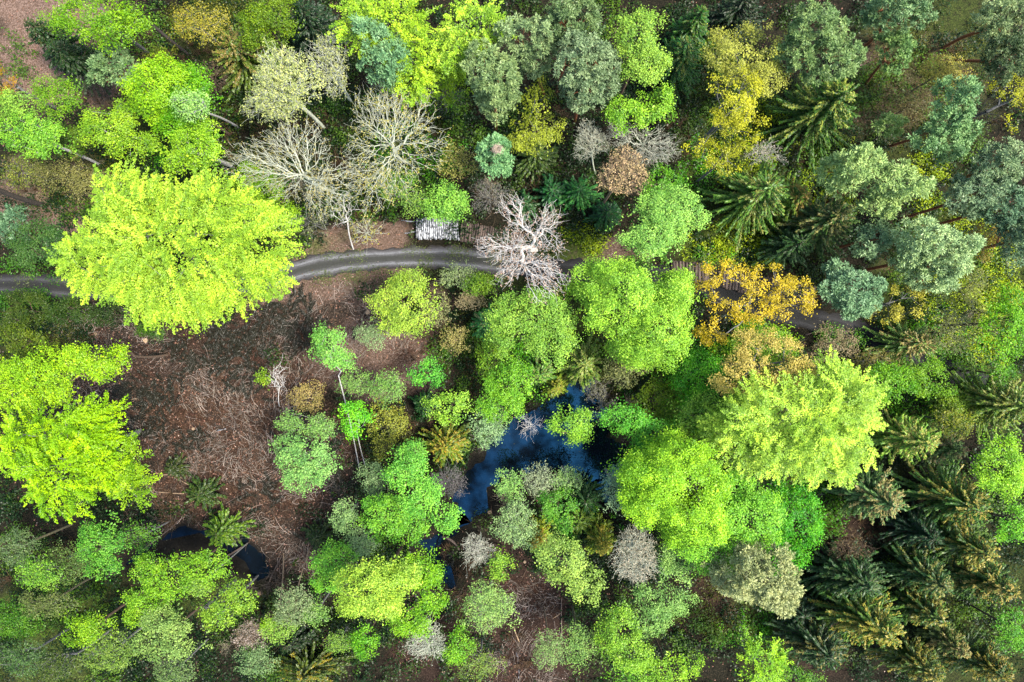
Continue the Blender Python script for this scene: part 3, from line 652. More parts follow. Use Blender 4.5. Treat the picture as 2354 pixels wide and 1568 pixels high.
tree("golden", [(8,195,22,42),(12,165,16,20)], 12, (206,160,30), "orange yellow leaved tree cut by the left edge of the picture")
tree("sparse", [(130,400,75,45),(200,425,60,40)], 9, (156,152,74), "olive brown thinly leaved young tree left of the lime beech", wc="olive", dens=1.3)
tree("sparse", [(45,390,60,45)], 7, (150,160,50), "dull olive young tree near the left edge above a dark leaning trunk")
tree("bare", (-120,392,110,70), 17, None, "dark trunked bare tree leaning out over the left edge", base=(95,470), wc="dark", rt=.3)
tree("broadleaf", [(82,562,72,58)], 13, (66,128,48), "dark green bushy crown left of the lime beech above the track", dens=1.2)
tree("pine", [(20,520,38,38)], 14, (66,122,96), "blue green pine at the left edge above the shaded end of the track")
tree("sparse", [(450,50,75,50)], 12, (196,184,52), "yellow olive thinly leaved tree at the top edge left of the dark spruce")
tree("bare", (215,-60,60,50), 19, None, "tall dark trunk leaning out over the top edge at upper left", base=(432,125), wc="dark", rt=.2, nn=60)
tree("spruce", (545,115,88,78), 14, (98,108,46), "broad olive spruce with tan tips below the top left edge", tip=(190,160,90))
tree("broadleaf", (370,128,32,22), 8, (116,124,24), "small olive bush above the vivid yellow green crown")
tree("bare", (480,178,52,48), 7, (120,100,80), "brown leafless undergrowth tree between green crowns at upper left", wc="brown", nn=260, rt=.07)
tree("bare", (225,212,42,38), 5, None, "dark grey leafless bush beneath the small blue green pine", wc="dark", nn=240, rt=.05)
tree("broadleaf", [(620,35,65,42),(590,80,40,40)], 13, (120,168,16), "dark yellow green crown at the top edge left of the darkest spruce")
tree("spruce", (705,40,66,56), 19, (26,54,34), "very dark spruce at the top edge between the olive and the lime crowns")
# the huge beech
tree("beech", [(388,562,208,140),(470,478,120,72,2.0),(575,560,82,82,3.5),(285,455,90,60,2.5),(390,690,120,58,4),(235,600,90,90,3),(540,640,85,62,4)], 24, (196,236,60), "huge lime yellow beech crown overhanging the track on the left", base=(480,645), dens=1.15, rt=.45, depth=6.5)
tree("broadleaf", [(572,405,48,34),(615,435,40,36)], 9, (140,206,32), "fresh green bush between the huge beech and the bare oaks")
tree("broadleaf", [(640,500,42,40)], 8, (150,214,26), "fresh green bush peeping out at the right side of the huge beech")
# top centre
tree("beech", [(880,45,112,72),(945,115,72,62,2),(945,175,42,45,4)], 20, (190,236,48), "wide lime beech at the top edge behind the blue green pine", base=(905,150))
tree("beech", [(1082,48,78,58),(1050,108,52,42,2)], 20, (194,240,60), "smaller lime beech at the top edge, right of the wide lime one")
tree("broadleaf", [(1000,185,60,42),(1040,150,40,35)], 12, (130,190,14), "darker yellow green crown under the two lime beeches")
tree("pine", [(862,92,46,46),(885,140,62,48,1.5)], 21, (98,164,122), "rounded blue green pine in front of the lime beeches at the top", size=1.1)
tree("bare", [(650,180,92,92),(620,235,75,50)], 20, (214,226,130), "oak covered in pale yellow green buds, upper left of the bare oaks", base=(746,296), wc="pale", nn=1100, size=1.3, rt=.22, tipf=2.6, depth=3.2)
tree("bare", [(752,120,55,55),(765,180,42,48)], 18, (200,208,124), "narrow budding oak with grey limbs beside the very dark spruce", base=(808,235), wc="pale", dens=1.3, size=1.2, rt=.2)
tree("bare", [(890,312,140,130),(905,235,105,80),(870,410,100,80)], 17, (226,218,110), "wide bare oak with radiating grey limbs in the upper middle", base=(935,375), wc="pale", rt=.2, dens=.75, zfork=11, nn=1300, tipf=1.3)
tree("bare", [(645,368,145,108),(740,430,100,75)], 17, (200,190,110), "wide leafless oak with silvery limbs right of the huge lime beech", base=(770,440), wc="pale", rt=.22, nn=1300, zfork=11, tipf=1.0)
tree("bare", (790,480,44,48), 11, (180,190,140), "slim white forked birch between the bare oaks and the track", base=(812,574), wc="white", nn=70, rt=.09)
tree("bare", (838,532,50,38), 6, (196,190,90), "low star shaped budding tree just above the pale bend of the track", wc="pale", nn=110, rt=.07, size=1.3)
tree("bare", (715,510,48,42), 7, (150,160,110), "low grey leafless tree over dark green undergrowth by the track", wc="grey", nn=160, rt=.06)
tree("bare", (642,512,38,32), 9, None, "small bare tree with pale twisted limbs at the edge of the huge beech", base=(655,505), wc="pale", nn=60, rt=.08)
tree("sparse", [(905,425,55,45),(955,465,45,35)], 10, (128,186,60), "thin mid green tree between the wide bare oak and the log pile")
tree("broadleaf", [(1022,452,48,32),(1045,480,32,24),(1000,480,30,20)], 10, (132,220,74), "small bright green tree directly above the white birch logs")
tree("sparse", [(1050,370,48,50)], 9, (176,172,74), "ochre green thin tree right of the wide bare oak", wc="olive")
NEST_TREE = tree("pine", [(1132,335,34,34),(1138,375,38,28)], 15, (112,186,132), "small pale blue green pine carrying a stick nest", base=(1130,400))
tree("bare", (1124,450,52,42), 7, (165,160,140), "grey leafless bush right of the bright green tree by the logs", wc="grey", nn=330, rt=.06)
tree("bare", (1015,212,58,50), 9, (120,116,90), "grey leafless tree between the lime beech and the grey green pines", wc="grey", nn=260, rt=.08)
tree("pine", [(1110,145,52,46),(1142,178,58,52),(1135,225,48,36,3)], 22, (122,162,108), "large grey green pine left of the tallest group of pines", size=.9)
tree("pine", [(1215,80,68,50),(1235,128,45,32,2)], 21, (124,164,118), "grey green pine with a reddish bare lower trunk near the top edge", base=(1250,218), wc="orange", size=.9)
tree("golden", [(1230,232,36,48),(1228,300,72,52,3)], 14, (194,212,60), "yellow green open crown below the grey green pines", dens=1.3, fill=True)
tree("spruce", (1230,355,60,45), 8, (70,86,34), "low olive conifer under the yellow green open crown")
tree("spruce", (1330,440,50,42), 9, (54,116,62), "dark teal conifer left of the pale peach tree")
tree("spruce", (1270,440,46,40), 8, (34,88,58), "darker low conifer beside the upper end of the bare white tree")
tree("spruce", (1205,470,30,34), 7, (40,80,50), "small dark conifer behind the log pile")
tree("spruce", (1395,490,34,34), 8, (34,84,56), "small dark conifer under the leaning trunk of the peach tree")
tree("pine", [(1318,35,76,48),(1290,60,45,35)], 22, (92,134,86), "dark green pine cut by the top edge in the middle", size=.9)
tree("pine", [(1345,125,66,62),(1350,195,66,52,3),(1390,150,35,45,3)], 22, (112,150,118), "large grey blue pine in the upper middle with dead pale twigs", size=.9)
tree("broadleaf", [(1468,72,54,48),(1482,135,52,45,1.5)], 19, (168,224,74), "tall light lime crown between the grey blue pine and dark spruces", dens=1.15)
tree("broadleaf", [(1440,262,52,34),(1505,250,48,38),(1525,225,24,22)], 14, (136,222,50), "bright green flat crown above the grey leafless trees")
tree("bare", (1358,322,46,48), 11, (190,188,160), "silvery leafless tree, left one of the pair above the peach tree", base=(1368,400), wc="pale", nn=420, rt=.1)
tree("bare", [(1432,305,42,32),(1505,335,62,48)], 11, (180,176,160), "wide silvery leafless tree under the bright green flat crown", base=(1455,375), wc="pale", nn=560, rt=.1)
tree("bare", (1437,392,64,64), 15, (242,212,150), "pale peach coloured budding tree with a leaning grey trunk", base=(1376,482), wc="tan", nn=1000, rt=.17, tipf=.8, size=1.1, zfork=7)
tree("broadleaf", [(1520,415,46,38)], 9, (92,186,26), "deep green bush right behind the peach coloured tree")
tree("broadleaf", [(1500,545,64,46),(1560,480,58,56,1.5),(1520,500,60,50,1)], 18, (152,230,92), "dense mint green crown right of the peach tree above the track", dens=1.25)
tree("spruce", (1600,48,46,46), 17, (50,94,34), "dark green spruce at the top edge right of the tall light lime crown", tip=(120,140,50), tipf=.4)
tree("spruce", (1568,125,50,66), 18, (44,88,38), "dark spruce with drooping arms right beside the tall light lime crown", tip=(140,150,60), tipf=.4)
tree("spruce", (1700,18,75,36), 14, (24,48,28), "very dark spruce at the top edge above the pale yellow crown")
tree("golden", [(1735,115,92,76),(1660,105,45,40,2),(1770,165,60,45,1)], 17, (216,222,92), "wide pale yellow crown with fine branches in the upper right", dens=1.5, fill=True)
tree("golden", [(1690,225,78,60),(1628,290,55,52,1.5),(1718,285,45,40,1)], 17, (228,230,50), "vivid yellow open crown below the pale yellow one", dens=1.25)
tree("golden", [(1655,368,45,52),(1690,350,30,30)], 13, (206,212,40), "yellow green hanging crown, the lowest of the three yellow trees", dens=1.2)
tree("bare", (1762,350,50,32), 8, (205,190,175), "small pinkish white leafless tree between yellow crown and olive spruce", wc="pale", nn=180, rt=.08)
tree("spruce", (1755,440,100,82), 19, (96,124,58), "broad olive green spruce left of the spruce with tan tips", tip=(170,170,84), tipf=.6)
tree("spruce", (1830,455,50,60), 15, (112,128,50), "yellowish spruce tucked against the broad olive green one", tip=(210,170,80), tipf=.7)
# upper right
tree("pine", [(1880,58,64,54),(1900,128,80,56,1.5),(1855,100,55,50,2)], 22, (110,156,96), "largest grey green pine near the top right", base=(1800,195), size=.9)
tree("pine", [(2072,22,82,44)], 20, (92,144,100), "green pine at the top edge with a long orange trunk", base=(1967,118), wc="orange", size=.9)
tree("pine", [(2060,112,42,50)], 16, (108,164,92), "small pine below the orange trunk near the top right", base=(1990,195), wc="orange")
tree("pine", [(2310,42,60,45)], 21, (128,162,116), "grey pine in the top right corner", base=(2165,112), wc="orange", size=.9)
tree("pine", [(2320,130,46,44)], 20, (64,98,66), "dark pine at the right edge under the corner pine", base=(2190,140), wc="orange")
tree("sparse", [(2175,160,62,38)], 11, (202,190,70), "yellow olive thin tree above the tall teal pine", wc="olive", dens=1.3)
tree("sparse", [(2105,235,60,45)], 7, (130,120,60), "brown olive thin tree left of the tall teal pine", wc="brown")
tree("spruce", (1912,235,95,96), 20, (72,102,40), "large star shaped spruce with yellow tips in the upper right", tip=(196,196,90), tipf=.8)
tree("pine", [(2205,222,38,58),(2160,310,48,42,3),(2195,320,45,42,4),(2195,275,38,40,2)], 18, (116,178,122), "tall teal pine with an orange trunk pointing to the lower left", base=(2038,338), wc="orange")
tree("pine", [(2047,288,38,26)], 10, (158,206,116), "little light green pine beside the orange trunk", base=(2000,330), wc="dark")
tree("pine", [(1988,375,52,44),(2062,418,72,46,1),(2030,465,48,34,3),(1935,395,46,40,3)], 20, (156,202,124), "big pale green puffy pine right of the star shaped spruce", size=1.1)
tree("golden", [(2322,238,54,58),(2340,195,30,30)], 15, (208,214,34), "vivid yellow green crown cut by the right edge", dens=1.3)
tree("bare", (2262,270,45,60), 10, None, "dark leafless tree between the teal pine and the yellow green crown", wc="dark", nn=260, rt=.1)
tree("pine", [(2312,372,58,46)], 20, (124,164,128), "grey teal pine at the right edge, upper of the cluster", base=(2200,420))
tree("pine", [(2250,445,62,50)], 18, (108,150,124), "grey teal pine left in the cluster at the right edge")
tree("pine", [(2312,470,52,52)], 18, (78,130,108), "darkest teal pine of the cluster at the right edge")
tree("spruce", (1905,505,92,80), 18, (70,92,50), "dark spruce with tan tips above the golden orange tree", tip=(200,180,110), tipf=.7)
tree("spruce", (1830,560,60,48), 13, (50,78,48), "low dark spruce on the left flank of the tan tipped spruce")
tree("pine", [(2018,545,42,42)], 15, (112,160,122), "small teal pine left of the big pale green pine by the track")
tree("pine", [(2140,555,62,50),(2192,585,60,46,1),(2150,632,52,42,3),(2100,590,32,32,3)], 20, (164,208,154), "big pale mint pine with a forked trunk right of the track end")
tree("golden", [(2268,545,48,46)], 13, (212,186,74), "ochre yellow crown between the mint pine and the right edge", dens=1.2, fill=True)
tree("pine", [(2340,555,26,66)], 18, (96,140,112), "dull teal pine cut by the right edge beside the ochre crown")
tree("pine", [(1965,665,68,46),(1965,700,50,32,2),(1925,630,28,28,3)], 16, (112,170,138), "blue teal pine right of the golden orange tree")
tree("golden", [(2085,685,50,48),(2040,715,42,28,2)], 13, (218,212,74), "lemon yellow open crown above the dark end of the track", dens=1.3)
tree("spruce", (2105,790,70,46), 12, (118,134,80), "grey olive conifer with peach tips under the lemon yellow crown", tip=(214,182,110), tipf=1)
tree("sparse", (2205,765,58,52), 10, (150,156,84), "grey olive thin tree right of the peach tipped conifer", wc="olive")
tree("sparse", (2235,660,45,55), 8, (150,158,56), "olive thin tree on the mossy slope right of the mint pine")
tree("sparse", (1920,790,60,44), 7, (172,152,104), "tan grey twiggy young tree on the dark track", wc="tan")
tree("broadleaf", [(2320,760,42,60),(2340,700,28,40)], 14, (112,206,24), "bright green crown at the right edge beside the mossy slope")
tree("broadleaf", [(2300,860,35,30)], 8, (90,180,20), "small deep green bush above the long armed spruce at the right edge")
tree("broadleaf", [(2048,880,60,46)], 9, (106,196,22), "deep green bush just right of the big lime crown, left of two")
tree("broadleaf", [(2140,875,55,44)], 9, (112,190,28), "deep green bush above the yellowish spruce, right of two")
tree("broadleaf", [(2195,945,50,46)], 8, (122,168,24), "olive green bush left of the long armed spruce")
tree("sparse", (2010,830,60,30), 6, (150,140,60), "low tan green young tree on reddish soil right of the lime crown")
# centre right
tree("broadleaf", [(1440,680,105,78),(1515,755,88,82,1),(1560,670,60,58,2),(1370,655,60,50,2),(1480,800,60,45,3)], 20, (160,236,62), "big bright green dense crown below the track in the middle", dens=1.25, depth=5.5)
tree("broadleaf", [(1225,720,82,54),(1262,785,58,52,1),(1165,740,45,60,2)], 15, (158,224,74), "speckled light green crown left of the big bright green one")
tree("broadleaf", [(1180,880,58,56),(1150,930,45,38)], 12, (122,214,44), "bright green crown on the north west bank of the pond")
tree("broadleaf", [(1130,830,40,50)], 9, (110,180,30), "duller green bush left of the speckled light green crown")
tree("spruce", (1342,838,46,58), 12, (120,136,62), "small light star shaped spruce just north of the pond", tip=(196,200,110), tipf=1)
tree("spruce", (1240,862,42,34), 11, (94,126,60), "small greyish spruce between two bright crowns north of the pond", tip=(170,184,104), tipf=.6)
tree("spruce", (1278,890,26,24), 10, (136,144,44), "tiny yellow olive spruce tip at the pond's north bank", tip=(190,180,70))
tree("spruce", (1117,742,34,36), 10, (70,134,84), "small teal conifer with a tan tip left of the speckled crown", tip=(200,190,130), tipf=.5)
tree("golden", [(1690,665,74,62),(1820,690,72,58,1),(1760,645,55,48,1),(1770,725,60,38,2),(1640,640,40,40,1),(1640,755,32,36,2)], 17, (255,226,50), "golden orange maple with gaps showing logs and track below", base=(1700,705), dens=1.6, rt=.2, wc="grey")
tree("golden", [(1770,822,100,56),(1720,865,72,48,1),(1820,865,50,48,1)], 19, (250,228,112), "peach yellow crown between the golden maple and the big lime crown", dens=2.1)
tree("broadleaf", [(1605,860,52,66)], 12, (76,190,20), "saturated deep green crown left of the peach yellow one")
tree("broadleaf", [(1750,800,90,60)], 11, (126,196,24), "yellow green crown hidden beneath the peach yellow one")
tree("beech", [(1850,965,158,98),(1925,895,85,62,2.5),(1950,1000,72,62,2.5),(1800,1030,120,60,2.5),(1900,1060,80,46,3.5),(1720,975,90,80,3)], 24, (206,250,72), "huge glowing lime crown right of centre with feathery sprays", base=(1690,930), dens=1.2, rt=.4, depth=6)
tree("broadleaf", [(1610,965,48,60)], 14, (150,214,64), "paler green crown on the left flank of the huge glowing lime one")
tree("sparse", (1435,850,55,46), 9, (150,156,84), "grey olive thin tree south of the big bright green crown", wc="olive", dens=1.3)
tree("broadleaf", [(1515,930,60,48)], 9, (116,160,24), "olive green bush right of the pond's north tip")
tree("bare", [(1370,900,34,30),(1400,945,42,34)], 9, (150,150,110), "grey leafless tree over the pond's north east arm", wc="grey", nn=300, rt=.07)
tree("bare", (1453,930,22,20), 5, (170,160,120), "very small leafless tree right of the pond's north east arm", wc="tan", nn=70, rt=.04)
tree("bare", (1217,978,33,32), 7, None, "small white leafless tree standing in the pond", wc="white", nn=130, rt=.07)
tree("broadleaf", [(1309,972,42,34),(1330,995,28,22)], 12, (140,226,56), "round bright green tree standing in the pond water", base=(1340,1010))
tree("broadleaf", [(1440,965,46,34),(1500,1005,52,46,1)], 13, (98,212,54), "bright green crown on the pond's east bank")
tree("broadleaf", [(1480,1060,44,40)], 10, (70,196,26), "deep green bush between the pond's east bank and the great green crown")
tree("broadleaf", [(1570,1120,128,92),(1500,1085,70,52,1.5),(1560,1055,75,50,2),(1600,1210,90,65,2),(1490,1160,58,50,2.5)], 22, (160,242,44), "great bright green crown below the glowing lime one", base=(1530,1080), dens=1.25, depth=6, rt=.35)
tree("broadleaf", [(1715,1200,85,66),(1640,1270,70,48,1),(1700,1135,60,46,2)], 18, (136,236,60), "bright green crown adjoining the great one at its lower right", dens=1.2)
tree("broadleaf", [(1835,1200,62,80),(1820,1290,40,40)], 12, (76,196,16), "saturated dark green crown right of the great bright green one")
# south of the pond
tree("sparse", (1170,1118,36,44), 9, (150,222,104), "pale mint young tree on the pond's south bank, left of three", dens=1.5)
tree("sparse", (1240,1108,46,44), 9, (180,192,140), "pale twiggy young tree on the pond's south bank, middle of three", wc="pale", dens=1.3)
tree("sparse", (1303,1100,42,34), 9, (164,206,110), "pale green young tree on the pond's south bank, right of three", wc="pale", dens=1.4)
tree("spruce", (1345,1150,48,46), 9, (42,80,38), "dark conifer below the pond's south bank")
tree("broadleaf", [(1285,1170,38,48)], 9, (96,190,50), "mid green bush between the dark conifer and the pale round tree")
tree("sparse", (1425,1120,44,58), 13, (184,216,150), "pale green tree with white limbs at the pond's south east corner", wc="pale", dens=1.4)
tree("sparse", (1188,1210,52,60), 12, (172,206,120), "pale sage green round tree south of the pond", wc="pale", dens=1.8)
tree("spruce", (1236,1238,32,34), 10, (150,150,40), "small gold green conifer touching the sage green round tree", tip=(216,176,50), tipf=1)
tree("spruce", (1330,1195,40,40), 9, (106,120,46), "olive conifer above the small golden conifer")
tree("spruce", (1385,1250,32,38), 12, (130,132,40), "golden conifer left of the large leafless crown", tip=(222,196,70), tipf=1)
tree("bare", (1462,1278,60,78), 14, (200,190,160), "large grey beige leafless crown below the great green one", base=(1440,1230), wc="pale", nn=1100, rt=.16)
tree("broadleaf", [(1292,1290,58,52),(1345,1345,48,32,1)], 14, (188,224,92), "pale yellow green crown left of the large leafless one", base=(1280,1250))
tree("broadleaf", [(1562,1290,44,46)], 13, (162,222,104), "pale mint crown right of the large leafless one")
tree("broadleaf", [(1530,1385,58,40),(1495,1430,42,32)], 11, (138,208,96), "muted green crown below the large leafless one")
tree("pine", [(1760,1330,88,66),(1690,1330,60,48,1.5),(1790,1370,55,46,1)], 22, (172,188,138), "broad sage grey pine with tan limbs at the lower right", base=(1650,1245), wc="tan", size=1.0, depth=4.5)
tree("broadleaf", [(1430,1450,52,50),(1445,1505,55,42)], 13, (140,216,54), "light green crown at the bottom edge right of the thin trunks")
tree("broadleaf", [(1540,1545,65,30)], 12, (150,226,46), "bright green crown cut by the bottom edge in the middle right")
tree("broadleaf", [(1460,1555,48,22)], 10, (110,200,40), "deeper green crown cut by the bottom edge beside the light green one")
tree("beech", [(1757,1530,66,44)], 12, (158,236,44), "bright green feathery crown cut by the bottom edge at the lower right", base=(1700,1480))
tree("sparse", (1265,1500,48,46), 11, (156,190,98), "pale olive young tree with a long thin trunk near the bottom edge", base=(1250,1395), wc="tan", rt=.09, dens=1.3)
tree("sparse", (1332,1490,42,52), 11, (136,196,84), "green young tree beside the long thin trunk near the bottom edge", base=(1315,1390), wc="olive", dens=1.4)
tree("sparse", (1123,1400,60,60), 13, (166,212,100), "round pale green tree left of the bottom clearing", base=(1130,1330), dens=2.2)
tree("bare", (1098,1268,42,40), 9, (204,200,184), "pale grey leafless tree right of the mossy fallen trunk", wc="pale", nn=380, rt=.08)
tree("broadleaf", [(1150,1300,22,34)], 9, (142,214,56), "small narrow bright green tree right of the pale leafless one")
tree("sparse", (1100,1530,58,42), 9, (140,170,60), "olive green young tree at the bottom edge left of the clearing")
# the middle clearing
tree("broadleaf", [(928,700,64,62),(935,660,40,35),(905,735,40,30)], 13, (194,228,70), "yellow green round tree just south of the pale track", base=(945,705))
tree("sparse", (1000,712,42,42), 6, (170,170,104), "tan olive twiggy tree right of the yellow green round one", wc="tan")
tree("sparse", (1058,635,58,30), 6, (176,196,120), "pale leafless star shaped tree beside the dark track bend", wc="pale", nn=160)
tree("broadleaf", [(1105,652,42,26)], 7, (116,180,30), "small green bush just below the dark track bend")
tree("sparse", (1082,688,34,26), 6, (196,176,120), "tan twiggy small tree below the dark track bend", wc="tan")
tree("sparse", (1045,780,34,42), 6, (190,178,92), "tan yellow twiggy tree left of the small teal conifer", wc="tan")
tree("sparse", (853,770,44,30), 8, (164,192,122), "grey green young tree left below the yellow green round tree", wc="tan", dens=1.8)
tree("broadleaf", [(758,800,40,40),(780,825,28,25),(745,775,24,22)], 13, (128,222,84), "mint green birch crown with a long thin white trunk", base=(826,1078), wc="white", rt=.07, zfork=9)
tree("broadleaf", [(810,962,33,40)], 13, (110,230,30), "small vivid green birch crown in the middle of the clearing", base=(842,1080), wc="white", rt=.06, zfork=9)
tree("sparse", (888,890,48,40), 8, (128,200,84), "muted green round young tree in the clearing", dens=2)
tree("sparse", (812,880,40,34), 6, (140,200,90), "faint green young tree crossed by the long white trunk", dens=1.5)
tree("broadleaf", [(985,862,36,34)], 9, (98,218,62), "small vivid green round tree right of the muted green one", base=(985,890))
tree("broadleaf", [(1033,937,46,36)], 11, (158,230,66), "lime green round tree west of the pond")
tree("spruce", (972,930,28,30), 6, (36,84,34), "small dark conifer tucked left of the lime green round tree")
tree("sparse", (885,985,48,70), 7, (184,188,60), "yellow olive thin tree in the clearing below the muted green one", wc="olive", dens=1.4)
tree("sparse", (702,912,48,34), 5, (204,180,96), "tan yellow thin bush in the brown clearing", wc="tan", dens=1.5)
tree("bare", (640,868,26,42), 8, None, "slender white leafless sapling in the brown clearing", base=(642,935), wc="white", nn=70, rt=.05)
tree("broadleaf", (606,868,14,14), 3.0, (160,206,40), "tiny yellow green bush left of the white leafless sapling")
tree("sparse", [(668,975,36,26),(735,985,40,32)], 9, (142,214,98), "mint green double crown above the large pale green round tree", dens=2)
tree("broadleaf", [(680,1050,56,44),(720,1075,46,42,1),(690,1105,40,26,2)], 13, (136,218,104), "large pale green round tree on the brown clearing", dens=.9)
tree("sparse", (1122,975,44,58), 10, (164,204,130), "pale grey green tree on the pond's west bank", wc="pale", dens=1.8)
tree("spruce", (1023,1025,58,50), 12, (110,118,34), "golden tipped spruce on the pond's west bank", tip=(214,180,60), tipf=1)
tree("broadleaf", [(932,1080,44,46),(960,1140,52,44,.6),(1020,1190,34,34,2)], 15, (124,228,70), "tall fresh green crown on the pond's south west bank", dens=1.15)
tree("broadleaf", [(885,1195,62,52),(940,1215,40,40,1)], 12, (116,212,50), "fresh green crown left below the tall one by the pond")
tree("broadleaf", [(945,1040,34,26)], 8, (100,190,60), "small green bush between yellow olive tree and golden spruce")
tree("sparse", (855,1105,36,48), 8, (150,182,110), "grey green thin tree left of the tall fresh green crown", wc="olive", dens=1.6)
tree("bare", (1028,1110,52,38), 8, (120,112,112), "purplish grey leafless tree reaching over the pond's west arm", wc="grey", nn=520, rt=.08)
tree("sparse", (790,1190,38,46), 9, (164,208,116), "pale green young tree above the slope of felled wood", dens=2)
tree("sparse", (830,1250,42,38), 9, (172,206,124), "pale sage young tree below the pale green one", wc="pale", dens=2)
tree("broadleaf", [(765,1295,48,40),(750,1335,34,28)], 11, (112,212,52), "fresh green crown left above the lime rosette crown")
tree("broadleaf", [(955,1315,62,40),(985,1370,38,52,.5),(945,1432,50,36,1)], 13, (124,212,28), "deeper green crown wrapped around the lime rosette crown")
tree("broadleaf", [(850,1350,66,54),(915,1340,48,36,.6),(882,1402,40,24,1.5),(820,1385,40,34,1)], 20, (196,236,70), "bright lime rosette crown at the lower middle", dens=1.35)
tree("broadleaf", [(838,1473,33,34)], 9, (104,204,28), "small green tree directly below the lime rosette crown")
tree("bare", (980,1475,52,52), 10, (200,204,180), "pale grey leafless tree at the bottom left of centre", base=(990,1430), wc="pale", nn=560, rt=.1)
tree("broadleaf", [(1050,1490,34,40)], 9, (116,208,36), "small bright green tree right of the pale grey leafless one at the bottom")
tree("sparse", (775,1480,40,26), 7, (130,190,60), "small green thin tree left below the lime rosette crown")
tree("spruce", (700,1548,86,54), 11, (74,84,26), "dark spruce with golden arm tips at the bottom edge", tip=(184,160,40), tipf=.6)
tree("spruce", (665,1480,50,40), 8, (26,48,22), "very dark low spruce above the golden tipped one at the bottom")
# lower left
tree("broadleaf", [(60,860,80,38),(150,828,78,32,1),(32,915,44,38,2),(215,845,40,26,2),(110,905,40,30,3)], 18, (168,232,28), "yellow green spreading crown at the left edge below the track", base=(240,845), dens=1.2)
tree("broadleaf", [(264,820,26,28)], 13, (150,220,20), "small separate yellow green crown on a thin limb in the clearing")
tree("beech", [(118,1090,90,92),(180,975,50,44,1.5),(60,1010,58,60,1.5),(210,1060,55,60,3),(232,1000,18,60,3)], 21, (160,228,14), "large yellow green crown at the left edge of the brown clearing", base=(322,990), dens=1.25, rt=.33, depth=5)
tree("beech", [(290,1060,28,48),(295,1125,45,40),(262,1100,40,40)], 14, (148,210,24), "lower yellow green crown right of the large one", base=(262,1012), rt=.2)
tree("broadleaf", [(65,700,58,32),(30,735,35,30)], 6, (60,104,20), "dark green bush just below the shaded end of the track at left")
tree("broadleaf", [(165,718,62,32)], 6, (56,104,24), "dark green bush below the track, middle of three")
tree("broadleaf", [(250,722,48,26)], 5.5, (44,86,26), "darkest green bush beneath the huge beech's lower left side")
tree("broadleaf", [(50,785,58,36)], 7, (110,136,20), "olive yellow bush above the yellow green spreading crown")
tree("broadleaf", [(345,748,34,28)], 7, (62,122,26), "small dark green tree beneath the huge beech at the clearing edge")
tree("broadleaf", [(225,1252,46,50),(238,1300,34,30)], 13, (104,200,56), "green crown left of the small left hand pond")
tree("sparse", (318,1235,50,38), 9, (88,170,40), "thin dark green tree at the small left hand pond")
tree("broadleaf", [(375,1330,76,44),(460,1310,52,44,.5),(330,1375,50,26,1)], 14, (124,206,36), "bright green crown directly below the small left hand pond", dens=.9)
tree("sparse", (80,1318,58,40), 12, (116,196,50), "mid green thin tree near the left edge above the dark woods", dens=2)
tree("sparse", (150,1300,60,45), 10, (98,146,60), "dull green thin tree behind the mid green one at lower left", wc="olive", dens=1.5)
tree("sparse", (28,1262,42,48), 12, (110,140,78), "grey olive thin tree at the left edge below the large yellow green crown", wc="olive", dens=1.5)
tree("sparse", (100,1392,70,36), 12, (120,136,60), "olive brown thin tree in the dark wood at lower left", wc="olive", dens=1.4)
tree("broadleaf", [(28,1430,46,44)], 10, (74,150,24), "dark green crown at the left edge near the bottom")
tree("broadleaf", [(195,1452,56,34)], 14, (136,208,26), "yellow green crown in the dark wood at lower left")
tree("sparse", (245,1505,64,50), 13, (134,176,60), "yellow olive thin tree near the bottom left", dens=1.8)
tree("broadleaf", [(375,1465,66,58)], 14, (164,200,92), "pale olive green round crown near the bottom left", dens=.95)
tree("broadleaf", [(325,1412,44,26)], 13, (130,208,34), "narrow bright green crown on top of the pale olive round one")
tree("sparse", (40,1520,60,46), 12, (74,130,56), "shaded blue green thin tree in the bottom left corner", dens=1.5)
tree("sparse", (130,1535,60,36), 12, (92,120,40), "shaded olive thin tree at the bottom edge near the left corner", dens=1.5)
tree("sparse", (400,1545,60,30), 10, (120,160,80), "grey green thin tree cut by the bottom edge at lower left", dens=1.5)
tree("broadleaf", [(500,1418,36,34),(545,1372,36,38)], 12, (142,204,52), "yellow green crown right of the thick leaning grey trunk", base=(590,1325), wc="grey")
tree("bare", (470,1400,10,10), 14, None, "thick grey broken trunk leaning out beside the small left hand pond", base=(540,1333), wc="grey", nn=8, rt=.26)
tree("bare", (570,1462,42,34), 9, (196,180,165), "pinkish grey leafless tree near the bottom left", wc="tan", nn=420, rt=.08)
tree("sparse", (585,1522,44,42), 9, (130,172,100), "grey green thin tree at the bottom below the pinkish leafless one", wc="olive", dens=1.8)
tree("sparse", (668,1395,48,48), 12, (158,180,112), "sage grey thin tree left of the fresh green crowns at lower left", base=(712,1258), wc="tan", dens=2, rt=.08)
tree("sparse", (636,1450,42,32), 11, (154,208,70), "light green young tree left below the sage grey one", base=(650,1272), wc="tan", dens=2, rt=.08)
tree("sparse", (722,1412,34,34), 10, (132,196,80), "mid green young tree right of the sage grey one", dens=1.8)
tree("sparse", (450,1350,30,24), 14, (140,200,60), "small high crown on a long leaning trunk across the left hand pond", base=(566,1250), wc="grey", rt=.09)
tree("spruce", (505,1225,46,44), 8, (92,112,30), "olive conifer standing in the small left hand pond")
tree("spruce", (460,1140,44,38), 6, (56,74,26), "dark olive conifer above the small left hand pond")
tree("spruce", (395,1077,24,26), 5, (52,62,24), "little dark conifer on the brown clearing")
tree("spruce", (727,1235,36,32), 6, (48,64,26), "dark bushy conifer in the felled area above the lime rosette")
tree("broadleaf", [(610,1440,16,12)], 5, (130,210,30), "tiny bright green bush between leafless tree and sage grey tree")
